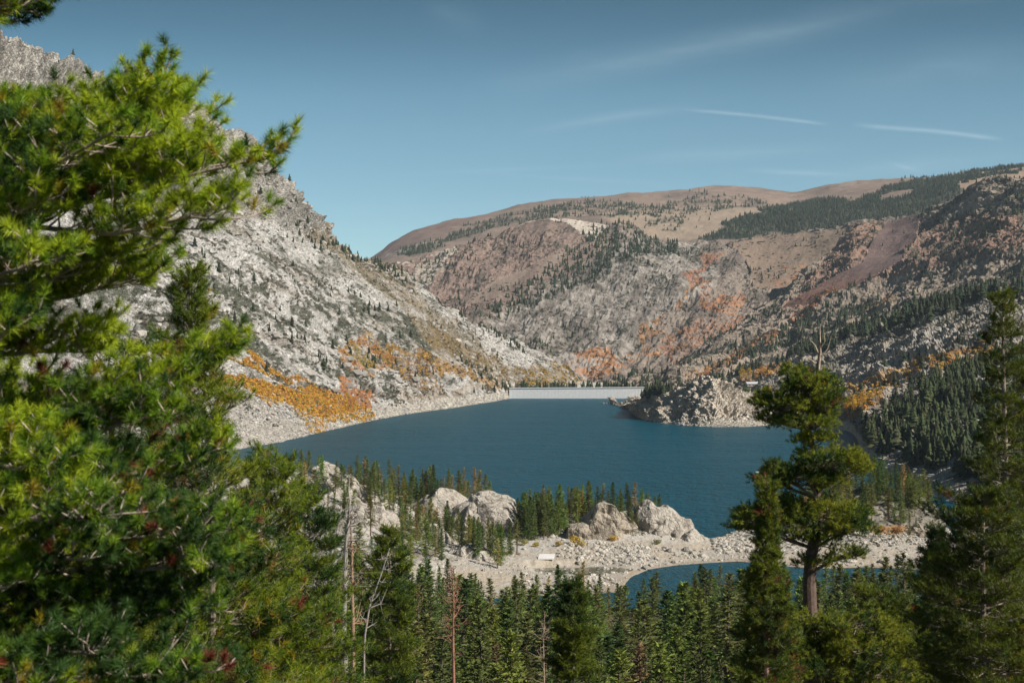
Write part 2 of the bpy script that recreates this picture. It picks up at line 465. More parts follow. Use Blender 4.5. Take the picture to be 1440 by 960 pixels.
# ---- far plateau ---------------------------------------------------
pxP = np.arange(420, 1760, 1.6)
sky_line = [(420, 420), (500, 368), (528, 354), (545, 340), (565, 328), (600, 316), (660, 303), (740, 288), (800, 280), (860, 276), (920, 271), (975, 263), (1020, 259), (1060, 263), (1110, 269),
            (1140, 265), (1170, 255), (1200, 250), (1230, 249), (1260, 247), (1310, 244), (1350, 240), (1440, 232), (1760, 205)]
pl_top = [(p, y, 7000 - 3 * abs(p - 1000) * .6) for p, y in sky_line]
pl_bot = [(420, 470, 4300), (600, 420, 4500), (800, 380, 4700), (950, 390, 4700), (1200, 380, 4500), (1760, 380, 4300)]
pl_mid = [(420, 440, 5000), (528, 372, 5100), (600, 345, 5300), (700, 322, 5500), (800, 306, 5600), (900, 300, 5700), (960, 302, 5700), (1020, 296, 5700), (1120, 292, 5600), (1250, 270, 5500), (1440, 252, 5300), (1760, 225, 5000)]
pl_back = [(p, y + 20, d + 1000) for p, y, d in pl_top]
G = sheet(pxP, [pl_bot, pl_mid, pl_top, pl_back], [60, 60, 10], 6)
nrm = normals(G)
G = G + nrm * (fbm(G / 600., 4) * 22 + fbm(G / 70., 4) * 4)[..., None] * smst(np.arange(G.shape[0]), 0, 20)[:, None, None]
px, py = proj(G); wx, wy = warp(G, 9, 1 / 160.)
n1 = fbm(G / 150., 5, .6); n3 = fbm(G / 40., 4, .65, 2)
col = mix(np.broadcast_to(C(.235, .17, .13), G.shape), C(.175, .13, .105), smst(n1, -.3, .5))
col = mix(col, C(.32, .245, .175), inpoly(wx, wy, [(840, 300), (1000, 290), (1100, 292), (1000, 335), (900, 335)]) * .75)
col = mix(col, C(.42, .37, .32), inpoly(wx, wy, [(540, 352), (600, 338), (630, 335), (600, 352), (560, 360)]) * smst(n3, -.3, .1) * .8)
col = mix(col, C(.19, .12, .10), inpoly(wx, wy, [(520, 360), (545, 335), (620, 308), (700, 300), (600, 330), (560, 350)]) * .6)
col = mix(col, C(.36, .30, .25), inpoly(wx, wy, [(1160, 262), (1175, 252), (1215, 248), (1195, 262)]) * .5)
col = mix(col, C(.34, .235, .155), inpoly(wx, wy, [(1340, 252), (1400, 240), (1440, 236), (1440, 262), (1360, 275)]) * .8)
forestP = inpoly(wx, wy, [(975, 335), (1060, 300), (1120, 287), (1200, 280), (1260, 262), (1300, 250), (1340, 246), (1440, 232), (1440, 236), (1350, 254), (1340, 262), (1368, 270), (1290, 300), (1200, 318), (1080, 330)])
clear = inpoly(wx, wy, [(1225, 280), (1250, 268), (1285, 265), (1280, 274), (1240, 282)])
forestP &= ~clear
f2 = inpoly(wx, wy, [(600, 335), (700, 308), (760, 293), (830, 282), (900, 286), (990, 272), (1060, 278), (1080, 285), (1000, 296), (960, 300), (965, 320), (900, 320), (860, 305), (760, 305), (700, 318), (640, 335)]) & (n3 + n1 > -.12)
f3 = inpoly(wx, wy, [(560, 355), (640, 328), (760, 300), (780, 302), (640, 340), (580, 362)])
col = mix(col, C(.055, .06, .04), forestP * .85); col = mix(col, C(.07, .07, .05), (f2 | f3) * .55)
PL = dict(G=G, px=px, py=py, f1=forestP, f2=f2 | f3, n3=n3)
terrain('far_plateau', G, col, M_FAR)

# ---- red hill with the white top ------------------------------------
pxB = np.arange(470, 1420, 1.3)
cr = [(470, 400, 4000), (530, 372, 4100), (575, 358, 4150), (620, 346, 4200), (660, 332, 4250), (700, 322, 4300), (722, 311, 4320), (745, 302, 4350), (770, 298, 4380), (800, 299, 4400), (835, 304, 4400), (855, 310, 4380), (868, 308, 4350),
      (885, 312, 4350), (905, 320, 4350), (930, 334, 4350), (975, 336, 4400), (1020, 334, 4450), (1080, 332, 4450), (1140, 326, 4400), (1200, 316, 4300), (1420, 290, 4200)]
bt = [(470, 470, 3000), (600, 500, 2950), (700, 530, 2900), (800, 548, 2850), (900, 552, 2850), (1100, 556, 2900), (1420, 560, 3000)]
md = [(470, 430, 3500), (600, 430, 3500), (700, 430, 3520), (780, 440, 3500), (850, 420, 3650), (920, 410, 3700), (1000, 420, 3650), (1100, 420, 3650), (1420, 400, 3700)]
bk = [(p, y + 70, d + 350) for p, y, d in cr]
G = sheet(pxB, [bt, md, cr, bk], [150, 150, 12], 6)
nrm = normals(G); px0, py0 = proj(G)
ang = R(-50); ua = (px0 * math.cos(ang) + py0 * math.sin(ang)); ub = (-px0 * math.sin(ang) + py0 * math.cos(ang))
rib = ridged(np.stack([ua / 95, ub / 42, 0 * ua + 4.2], -1), 5, .6)
smoothz = inpoly(px0 + 6 * rib, py0, [(650, 420), (760, 370), (860, 320), (870, 345), (830, 370), (740, 415), (690, 450)])
meadow = inpoly(px0 + 6 * rib, py0, [(1020, 340), (1200, 325), (1200, 360), (1130, 400), (1060, 400), (1050, 360)])
rgh = np.where(smoothz | meadow | inpoly(px0, py0, [(715, 322), (742, 294), (800, 286), (875, 298), (865, 325), (840, 336), (800, 318)]), .2, 1.0)
crag = ridged(G * C(1, 1, .5) / 75., 5, .6)
G = G + nrm * (fbm(G / 350., 3) * 22 + (rib - .3) * 18 * rgh + (crag - .3) * 11 * rgh + (ridged(G / 20., 3, .6) - .3) * 4.5 * rgh)[..., None]
px, py = proj(G); wx, wy = warp(G, 10, 1 / 90.)
n1 = fbm(G / 80., 5, .65); n3 = fbm(G / 17., 4, .7, 2)
n2 = fbm(np.stack([ua / 70, ub / 12, 0 * ua], -1), 5, .6, 2.)
col = mix(np.broadcast_to(C(.19, .155, .125), G.shape), C(.12, .095, .08), smst(n1 + n2, -.3, .5))
grey = inpoly(wx, wy, [(660, 470), (760, 410), (830, 370), (900, 330), (950, 335), (1000, 345), (1010, 400), (930, 440), (900, 500), (800, 545), (740, 520)])
col = mix(col, mix(np.broadcast_to(C(.26, .235, .205), G.shape), C(.115, .10, .085), smst(n3 * .7 + n2 * .6 + n1 * .6, -.55, .3)), grey * .85)
redz = inpoly(wx, wy, [(540, 370), (640, 345), (720, 310), (760, 300), (840, 310), (860, 330), (780, 360), (700, 420), (640, 450), (560, 420)])
col = mix(col, mix(np.broadcast_to(C(.19, .13, .105), G.shape), C(.09, .068, .058), smst(n2 + n3 * .6, -.2, .45)), redz * .85)
col = mix(col, mix(np.broadcast_to(C(.215, .165, .13), G.shape), C(.175, .125, .10), smst(n2, -.2, .4)), smoothz * .9)
col = mix(col, C(.24, .17, .12), meadow * .8)
wht = inpoly(px + n3 * 4, py + n1 * 4, [(722, 318), (742, 296), (800, 288), (868, 298), (860, 318), (840, 332), (822, 330), (800, 315), (765, 306)])
col = mix(col, C(.46, .40, .33), wht * smst(n3, -1.2, .1) * .95)
lr = inpoly(wx, wy, [(560, 360), (640, 350), (640, 366), (600, 400), (560, 400)])
col = mix(col, C(.42, .37, .30), lr * smst(n3 + n2, -.2, .2) * .7)
orb = []
for poly, cc in [
    ([(940, 440), (965, 400), (975, 395), (960, 425), (925, 455)], ORANGE), ([(985, 360), (1025, 350), (1030, 362), (1000, 372), (985, 385)], REDOR * 1.1),
    ([(985, 420), (1040, 405), (1050, 425), (1040, 450), (1015, 445), (990, 435)], mix(REDOR, ORANGE, .3)), ([(1095, 380), (1130, 365), (1142, 368), (1120, 380)], ORANGE),
    ([(930, 480), (980, 450), (1060, 440), (1090, 460), (1000, 500), (940, 510)], mix(REDOR, GREYBR, .3)), ([(880, 500), (935, 480), (945, 490), (890, 510)], mix(ORANGE, REDOR, .3)),
    ([(800, 500), (860, 490), (880, 520), (830, 540), (800, 530)], mix(REDOR, ORANGE, .5)), ([(1080, 400), (1150, 380), (1130, 430), (1080, 440)], mix(REDOR, GREYBR, .4)),
    ([(960, 380), (990, 380), (1000, 410), (980, 420)], REDOR), ([(900, 460), (930, 440), (935, 470), (900, 490)], mix(ORANGE, GREYBR, .4))]:
    m = inpoly(wx, wy, poly) & (n3 + n1 * .5 > -.15)
    col = mix(col, cc * (0.85 + .3 * n3[..., None]), m * .6); orb.append(m)
RB = dict(G=G, px=px, py=py, n1=n1, n3=n3, or_=np.any(orb, 0),
          dk=inpoly(wx, wy, [(680, 440), (740, 400), (790, 370), (830, 345), (870, 310), (950, 340), (960, 360), (880, 370), (820, 400), (740, 440), (690, 450)]) | inpoly(wx, wy, [(780, 365), (850, 310), (862, 318), (800, 372)]))
col = mix(col, SHRUB * 1.2, smst(n3 + n1 * .6, .25, .6) * .55 * ~(smoothz | wht | meadow))
n5 = fbm(G / 8., 3, .7, 12.)
col = col * (1 + .38 * n5[..., None] * np.where(smoothz | wht | meadow, .25, 1.0)[..., None])
terrain('red_hill', G, np.clip(col, .02, .55), M_FAR)

# ---- right mountain: crags and red scree -----------------------------
pxR = np.arange(840, 1760, 1.3)
cr = [(840, 545, 2850), (900, 533, 2950), (940, 518, 3050), (980, 496, 3150), (1020, 468, 3250), (1060, 440, 3350), (1100, 414, 3450), (1130, 396, 3500), (1165, 366, 3580), (1190, 338, 3650), (1207, 316, 3700), (1250, 312, 3680),
      (1290, 298, 3600), (1330, 283, 3500), (1380, 262, 3350), (1440, 238, 3200), (1760, 130, 2900)]
bt = [(840, 556, 2500), (900, 555, 2500), (1000, 545, 2550), (1100, 530, 2550), (1200, 490, 2500), (1440, 440, 2300), (1760, 380, 2100)]
md = [(840, 550, 2680), (900, 545, 2720), (1000, 510, 2830), (1100, 470, 2950), (1200, 420, 3000), (1300, 390, 2900), (1440, 340, 2750), (1760, 250, 2500)]
bk = [(p, y + 60, d + 300) for p, y, d in cr]
G = sheet(pxR, [bt, md, cr, bk], [120, 150, 12], 5)
nrm = normals(G); px0, py0 = proj(G)
ang = R(-38); ua = (px0 * math.cos(ang) + py0 * math.sin(ang)); ub = (-px0 * math.sin(ang) + py0 * math.cos(ang))
rib = ridged(np.stack([ua / 170, ub / 30, 0 * ua + 8.2], -1), 4, .55)
scree = inpoly(px0 + 8 * rib, py0, [(1255, 308), (1300, 298), (1290, 330), (1270, 375), (1220, 400), (1150, 430), (1090, 440), (1150, 410), (1215, 370), (1235, 330)])
rgh = np.where(scree, .15, 1.0)
crag = ridged(G * C(1, 1, .55) / 70., 5, .6)
G = G + nrm * (fbm(G / 260., 3) * 18 + (rib - .3) * 17 * rgh + (crag - .3) * 15 * rgh + (ridged(G / 18., 3, .6) - .3) * 5 * rgh)[..., None] * smst(np.arange(G.shape[0]), 0, 20)[:, None, None]
px, py = proj(G); wx, wy = warp(G, 10, 1 / 80.)
n1 = fbm(G / 70., 5, .65); n3 = fbm(G / 15., 4, .7, 2); n2 = fbm(np.stack([ua / 70, ub / 10, 0 * ua], -1), 5, .6, 2.)
col = mix(np.broadcast_to(C(.28, .225, .175), G.shape), C(.15, .12, .095), smst(n1 + n2 + n3 * .4, -.3, .5))
col = mix(col, mix(np.broadcast_to(C(.27, .16, .115), G.shape), C(.13, .085, .07), smst(n3 + n1, -.3, .4)), inpoly(wx, wy, [(1130, 400), (1200, 310), (1440, 300), (1440, 350), (1300, 380), (1200, 400), (1100, 440)]) * .8)
col = mix(col, mix(np.broadcast_to(C(.20, .135, .12), G.shape), C(.26, .135, .095), smst(py, 370, 420)), scree * .9)
col = mix(col, SHRUB * 1.3, smst(n3 * .9 + n1 * .5, .0, .35) * .65 * ~scree)
orr = []
for poly, cc in [([(1110, 440), (1160, 415), (1150, 440), (1110, 460)], REDOR), ([(1060, 470), (1120, 445), (1110, 470), (1050, 490)], mix(REDOR, ORANGE, .4)), ([(1120, 420), (1200, 395), (1170, 412)], mix(REDOR, GREYBR, .2)),
                 ([(960, 530), (1040, 490), (1060, 495), (980, 535)], mix(ORANGE, GREYBR, .4)), ([(1210, 430), (1260, 410), (1260, 425), (1215, 440)], mix(YELL, GREYBR, .5))]:
    m = inpoly(wx, wy, poly) & (n3 + n1 * .5 > -.2); col = mix(col, cc * (0.85 + .3 * n3[..., None]), m * .8); orr.append(m)
RM = dict(G=G, px=px, py=py, n1=n1, n3=n3, scree=scree, or_=np.any(orr, 0))
terrain('crag_mountain', G, np.clip(col, .01, .6), M_RIGHT)

# ---- near right hillside down to the lake ---------------------------
pxN = np.arange(880, 1860, 1.3)
shoreN = [(880, 566), (950, 575), (1040, 590), (1080, 597), (1140, 598), (1196, 606), (1208, 618), (1214, 640), (1232, 664), (1290, 690), (1350, 711), (1440, 745), (1860, 860)]
shn = [(p, y, wd(y)) for p, y in shoreN]
under = [(p, CY + (H + 8) * F / (d - 35), d - 35) for p, y, d in shn]
band = [(p, CY + (H - 7) * F / (d + 28), d + 28) for p, y, d in shn]
cr = [(880, 560, 2250), (950, 549, 2350), (990, 538, 2380), (1030, 523, 2400), (1060, 509, 2400), (1100, 496, 2380), (1160, 474, 2330), (1200, 459, 2280), (1240, 448, 2220), (1280, 436, 2150), (1330, 424, 2080), (1380, 412, 2000), (1440, 402, 1900), (1860, 330, 1600)]
md = [(880, 563, 2180), (950, 560, 2180), (1030, 560, 2050), (1080, 565, 1850), (1140, 560, 1780), (1200, 545, 1680), (1240, 535, 1600), (1300, 530, 1420), (1440, 520, 1300), (1860, 480, 1100)]
bk = [(p, y + 50, d + 250) for p, y, d in cr]
G = sheet(pxN, [under, shn, band, md, cr, bk], [8, 26, 170, 150, 12], 5)
nrm = normals(G); z0 = G[..., 2].copy(); land = smst(z0, 1, 22); px0, py0 = proj(G)
ang = R(-28); ua = (px0 * math.cos(ang) + py0 * math.sin(ang)); ub = (-px0 * math.sin(ang) + py0 * math.cos(ang))
rib = ridged(np.stack([ua / 140, ub / 30, 0 * ua + 2.2], -1), 4, .55)
crag = ridged(G * C(1, 1, .6) / 38., 5, .6)
rockz = inpoly(px0, py0, [(1170, 560), (1230, 500), (1330, 455), (1350, 470), (1300, 510), (1230, 545), (1200, 570)])
flt = smst(np.arange(G.shape[0]), 0, 12)[:, None]
G = G + nrm * (land * (fbm(G / 150., 3) * 10 + (rib - .3) * 13 + (crag - .3) * (9 + 9 * rockz) + (ridged(G / 10., 3, .6) - .3) * 3.6) + fbm(G / 8., 4, .6) * .8 * smst(z0, -3, 2))[..., None]
px, py = proj(G); wx, wy = warp(G, 9, 1 / 40.)
n1 = fbm(G / 45., 5, .65); n3 = fbm(G / 9., 4, .7, 2); n2 = fbm(np.stack([ua / 70, ub / 10, 0 * ua], -1), 5, .6, 2.)
col = mix(np.broadcast_to(C(.31, .27, .22), G.shape), C(.165, .14, .11), smst(n1 + n2 + n3 * .4, -.3, .5))
col = mix(col, C(.40, .37, .33), (rockz | (n1 > .42)) * smst(n3, -.5, .1) * .8)
col = mix(col, SHRUB * 1.3, smst(n3 * .9 + n2 * .5, .0, .35) * .6 * ~rockz)
oN = []
for poly, cc in [([(1180, 560), (1210, 535), (1260, 520), (1290, 498), (1310, 495), (1290, 525), (1250, 545), (1200, 585)], mix(YELL, ORANGE, .5)), ([(1290, 500), (1400, 480), (1400, 500), (1320, 520)], mix(ORANGE, GREYBR, .35)),
                 ([(1180, 580), (1215, 560), (1240, 570), (1200, 590)], mix(ORANGE, GREYBR, .3)), ([(1040, 525), (1110, 505), (1110, 520), (1045, 540)], ORANGE)]:
    m = inpoly(wx, wy, poly) & (n3 + n1 * .5 > -.25); col = mix(col, cc * (0.8 + .3 * n3[..., None]) * .8, m * .75); oN.append(m)
col = mix(col, C(.40, .34, .265) * (1 + .2 * n3[..., None]), (z0 < 7.5 + n1 * 2) * .92)
RN = dict(G=G, px=px, py=py, n1=n1, n3=n3, z0=z0, or_=np.any(oN, 0), rock=rockz)
terrain('lakeside_hillside', G, np.clip(col, .01, .6), M_RIGHT)

# ---- rocky knoll by the dam -----------------------------------------
pxI = np.arange(858, 1125, .8)
shI = [(858, 567), (872, 572), (885, 574), (893, 586), (915, 593), (950, 597), (1000, 600), (1050, 600), (1090, 597), (1125, 594)]
s_ = [(p, y, wd(y)) for p, y in shI]
under = [(p, CY + (H + 6) * F / (d - 22), d - 22) for p, y, d in s_]
bnd = [(p, CY + (H - 6) * F / (d + 22), d + 22) for p, y, d in s_]
crI = [(858, 568), (872, 567), (890, 566), (900, 561), (915, 555), (935, 548), (950, 543), (965, 537), (978, 529), (992, 527), (1006, 527), (1018, 534), (1030, 546), (1045, 556), (1060, 566), (1075, 577), (1090, 588), (1125, 592)]
c_ = [(p, y, np.interp(p, [a[0] for a in s_], [a[2] for a in s_]) + 85) for p, y in crI]
b_ = [(p, y + 35, d + 120) for p, y, d in c_]
G = sheet(pxI, [under, s_, bnd, c_, b_], [6, 18, 120, 30], 2)
nrm = normals(G); z0 = G[..., 2].copy(); px0, py0 = proj(G); land = np.where(px0 < 1000, smst(z0, .3, 6), smst(z0, 2, 12))
crag = ridged(G * C(1, 1, .5) / 26., 5, .6)
dg = ridged(np.stack([(px0 + py0 * .9) / 30, (py0 - px0 * .5) / 80, 0 * px0], -1), 4, .6)
G = G + nrm * (land * ((crag - .35) * 13 + (dg - .3) * 12 + (ridged(G / 8., 3) - .3) * 3.4) + fbm(G / 5., 4, .6) * .7 * smst(z0, -3, 2))[..., None]
n1 = fbm(G / 20., 4, .65); n3 = fbm(G / 5., 4, .7, 2)
col = mix(np.broadcast_to(C(.55, .475, .385), G.shape), C(.40, .34, .275), smst(n1 + n3 * .6, -.1, .6))
col = mix(col, SHRUB * 2, smst(n3 + n1 * .5, .5, .7) * .4)
col = mix(col, C(.44, .39, .315) * (1 + .2 * n3[..., None]), (z0 < np.where(px0 < 960, 2.5, 7) + n1) * .9)
KN = dict(G=G, z0=z0)
KN['px'], KN['py'] = proj(G)
terrain('rocky_knoll', G, np.clip(col, .01, .6), M_LEFT)

# ---- peninsula between lake and cove --------------------------------
pxF = np.concatenate([np.arange(-420, 240, 3.3), np.arange(240, 1420, 1.1)])
frontF = [(240, 905), (500, 880), (600, 858), (640, 845), (690, 843), (740, 838), (800, 838), (840, 837), (872, 834), (886, 812), (915, 800), (950, 795), (1000, 791), (1040, 789), (1100, 796), (1160, 800), (1220, 797), (1262, 800), (1310, 801), (1350, 795), (1365, 782), (1420, 778)]
f_ = [(p, y, wd(y)) for p, y in frontF]
under = [(p, CY + (H + 5) * F / (d - 16), d - 16) for p, y, d in f_]
beach = [(240, 860, 500, 9), (500, 830, 520, 9), (600, 812, 545, 8), (700, 800, 560, 5), (800, 812, 545, 1.2), (860, 800, 570, 1.0), (900, 785, 590, 2.6), (960, 778, 600, 3), (1000, 780, 605, 2.4), (1040, 776, 606, 3.4), (1100, 772, 600, 5), (1220, 775, 595, 5), (1310, 775, 600, 4), (1350, 775, 610, 1.5), (1365, 775, 612, -1.0), (1420, 775, 615, -2)]
b1 = [(p, CY + (H - z) * F / d, d) for p, y, d, z in beach]
foot = [(240, 600, 18), (440, 595, 15), (540, 590, 10), (620, 600, 7), (700, 612, 6), (800, 612, 5.5), (880, 612, 5), (960, 612, 4), (1040, 620, 4), (1100, 615, 6), (1220, 612, 7), (1310, 612, 5), (1350, 618, 1.5), (1365, 620, -1), (1420, 622, -3)]
ft = [(p, CY + (H - z) * F / d, d) for p, d, z in foot]
cr = [(240, 640, 620), (330, 650, 640), (390, 655, 650), (440, 664, 650), (490, 678, 650), (560, 692, 655), (620, 698, 655), (690, 702, 660), (720, 716, 660), (770, 727, 655), (820, 726, 650), (880, 722, 640), (940, 724, 636), (965, 738, 632), (985, 752, 630),
      (1000, 761, 636), (1022, 756, 645), (1050, 742, 650), (1090, 726, 655), (1130, 706, 662), (1180, 693, 668), (1225, 687, 670), (1262, 691, 668), (1300, 704, 662), (1325, 728, 652), (1345, 762, 638), (1365, 783, 630), (1420, 790, 630)]
bk = [(p, CY + (H + 6) * F / (d + 75), d + 75) for p, y, d in cr]
G = sheet(pxF, [under, f_, b1, ft, cr, bk], [10, 50, 50, 120, 50], 4)
nrm = normals(G); z0 = G[..., 2].copy(); px0, py0 = proj(G)
land = smst(z0, 2.2, 9)
G = G + nrm * (land * (fbm(G / 45., 3) * 2.2 + (ridged(G / 22., 4, .6) - .3) * 3.2 * smst(z0, 5, 12)) + fbm(G / 3., 4, .6) * .35 * smst(z0, -1, 2))[..., None]
# the pond hollow
_i = np.argmin((px0 - 812) ** 2 + (py0 - 801) ** 2 + (z0 < .2) * 1e5); PC = G.reshape(-1, 3)[_i].copy(); PC[2] = max(PC[2], .9)
_r = np.hypot((G[..., 0] - PC[0]) / 16., (G[..., 1] - PC[1]) / 11.) * (1 + .15 * fbm(G / 6., 2))
G[..., 2] = mix(G[..., 2][..., None], np.full(G[..., 2].shape + (1,), PC[2] - .5), smst(1.45 - _r, 0, .45))[..., 0]
pond = inpoly(px0, py0, [(762, 800), (775, 794), (800, 790), (840, 794), (856, 800), (850, 808), (815, 806), (790, 808)])
n1 = fbm(G / 16., 4, .65); n3 = fbm(G / 3., 4, .7, 2); px, py = proj(G)
col = mix(np.broadcast_to(C(.38, .35, .305), G.shape), C(.22, .195, .16), smst(n1 + n3 * .5, -.15, .6))
col = mix(col, C(.10, .085, .055), smst(n1 * .8 + n3 * .5, 0, .5) * smst(z0, 6, 10) * .8)
head = smst(px, 1080, 1130) * smst(z0, 4, 8)
col = mix(col, mix(np.broadcast_to(C(.17, .15, .115), G.shape), C(.07, .065, .04), smst(n3 + n1, -.3, .3)), head * .8)
sandm = (z0 < 5.0 + n1 * 2.2)
col = mix(col, mix(np.broadcast_to(SAND, G.shape), C(.36, .325, .28), smst(n3 + n1, -.4, .5)), sandm * .92)
col = mix(col, C(.27, .215, .155), (z0 < .55) * .6)
col = mix(col, C(.30, .16, .06), inpoly(px + n3 * 6, py + n1 * 5, [(1225, 740), (1290, 738), (1310, 748), (1260, 754), (1220, 752)]) * .7)
PN = dict(G=G, px=px, py=py, z0=z0, n1=n1, n3=n3)
terrain('peninsula', G, np.clip(col, .01, .62), M_PEN)

# ---- foreground slope below the viewpoint ---------------------------
def fg_height(X, Y):
    z = np.interp(Y, [-150, -20, 0, 8, 20, 45, 100, 200, 300, 400, 470, 500, 560], [92, 89, 86, 83, 78, 70, 55, 34, 20, 10, 2, -3, -9])
    z = z + smst(np.abs(X + 10), 60, 400) * 10 * smst(Y, 0, 80) * (Y < 470)
    P = np.stack([X, Y, 0 * X], -1)
    return z + fbm(P / 40., 3) * 2.0 * smst(Y, 10, 60) + fbm(P / 6., 3) * .35


gx, gy = np.meshgrid(np.linspace(-460, 520, 400), np.concatenate([np.linspace(-150, 60, 150), np.linspace(62, 560, 220)]))
G = np.stack([gx, gy, fg_height(gx, gy)], -1)
n1 = fbm(G / 12., 4); n3 = fbm(G / 2., 4, .7)
col = mix(np.broadcast_to(C(.065, .06, .035), G.shape), C(.14, .12, .085), smst(n1 + n3 * .6, .2, .7))
col = mix(col, C(.06, .07, .03), smst(n3, .1, .5) * .6)
terrain('forest_slope', G, np.clip(col, .01, .6), M_SOIL)

# ---- ground far out and the lake ------------------------------------
gxx, gyy = np.meshgrid(np.linspace(-9000, 9000, 61), np.linspace(-3000, 9300, 61))
Gg = np.stack([gxx, gyy, -14 + 0 * gxx], -1)
terrain('ground', Gg, np.broadcast_to(C(.2, .17, .13), Gg.shape), M_FAR)

m = bpy.data.materials.new('lake_water'); m.use_nodes = True
t = m.node_tree; b = t.nodes['Principled BSDF']
b.inputs['Base Color'].default_value = (.004, .055, .088, 1)
b.inputs['Roughness'].default_value = .3; b.inputs['IOR'].default_value = 1.22
b.inputs['Specular IOR Level'].default_value = .13; b.inputs['Specular Tint'].default_value = (.55, .85, 1, 1)
co = t.nodes.new('ShaderNodeTexCoord')
mp = nd(t, 'ShaderNodeMapping'); mp.inputs['Scale'].default_value = (1, .55, 1); mp.inputs['Rotation'].default_value = (0, 0, R(12)); t.links.new(co.outputs['Object'], mp.inputs[0])
a1 = nd(t, 'ShaderNodeTexNoise', Scale=.30, Detail=7.0, Roughness=.68); t.links.new(mp.outputs[0], a1.inputs['Vector'])
mp2 = nd(t, 'ShaderNodeMapping'); mp2.inputs['Scale'].default_value = (1, 2.6, 1); t.links.new(co.outputs['Object'], mp2.inputs[0])
a2 = nd(t, 'ShaderNodeTexNoise', Scale=.006, Detail=4.0, Roughness=.6); t.links.new(mp2.outputs[0], a2.inputs['Vector'])
mr = nd(t, 'ShaderNodeMapRange', i1=.35, i2=.65, i3=.35, i4=1.0); t.links.new(a2.outputs['Fac'], mr.inputs[0])
bp = nd(t, 'ShaderNodeBump', Distance=5.0); t.links.new(mr.outputs[0], bp.inputs['Strength']); a3 = nd(t, 'ShaderNodeTexNoise', Scale=.07, Detail=5.0, Roughness=.75); t.links.new(mp.outputs[0], a3.inputs['Vector']); t.links.new(M2(t, 'ADD', M2(t, 'MULTIPLY', a3.outputs['Fac'], 2.5), a1.outputs['Fac']), bp.inputs['Height'])
t.links.new(bp.outputs[0], b.inputs['Normal'])
wc = mixc(t, mr.outputs[0], (.001, .042, .064), (.001, .070, .104)); t.links.new(wc, b.inputs['Base Color'])
M_WATER = m
gxx, gyy = np.meshgrid(np.linspace(-1700, 1500, 41), np.linspace(430, 2248, 41))
Gw = np.stack([gxx, gyy, 0 * gxx], -1)
o = mesh_from('lake_water', Gw.reshape(-1, 3), grid_faces(41, 41), M_WATER); tag(o, kind='structure')

# pond on the beach: a shallow sheet of water lying in the sand
def on_pen(px, py):
    i = np.argmin((PN['px'] - px) ** 2 + (PN['py'] - py) ** 2 + (PN['z0'] < -1) * 1e5); return PN['G'].reshape(-1, 3)[i]


def nearest(S, px, py, extra=None):
    q = (S['px'] - px) ** 2 + (S['py'] - py) ** 2
    return S['G'].reshape(-1, 3)[np.argmin(q)].copy()


th = np.linspace(0, 2 * np.pi, 40, endpoint=False)
ctr = PC
mpd = bpy.data.materials.new('pond_water'); mpd.use_nodes = True
pb = mpd.node_tree.nodes['Principled BSDF']; pb.inputs['Base Color'].default_value = (.07, .075, .05, 1); pb.inputs['Roughness'].default_value = .08; pb.inputs['IOR'].default_value = 1.33
rr = 1 + .22 * np.sin(2 * th + 1) + .12 * np.sin(3 * th) + .05 * np.sin(7 * th)
Vp = np.stack([ctr[0] + 17 * rr * np.cos(th), ctr[1] + 11 * rr * np.sin(th), ctr[2] - .32 + 0 * th], -1)
Vp = np.concatenate([Vp, [[ctr[0], ctr[1], ctr[2] - .32]]])
o = mesh_from('pond_water', Vp, np.array([(i, (i + 1) % 40, 40) for i in range(40)]), mpd); tag(o, kind='structure')

# ------------------------------------------------------------------ rocks
def icos(sub):
    import bmesh
    bm = bmesh.new(); bmesh.ops.create_icosphere(bm, subdivisions=sub, radius=1)
    V = np.array([v.co[:] for v in bm.verts]); T = np.array([[v.index for v in f.verts] for f in bm.faces]); bm.free()
    return V, T


ICO = {s: icos(s) for s in (1, 2, 4, 5)}


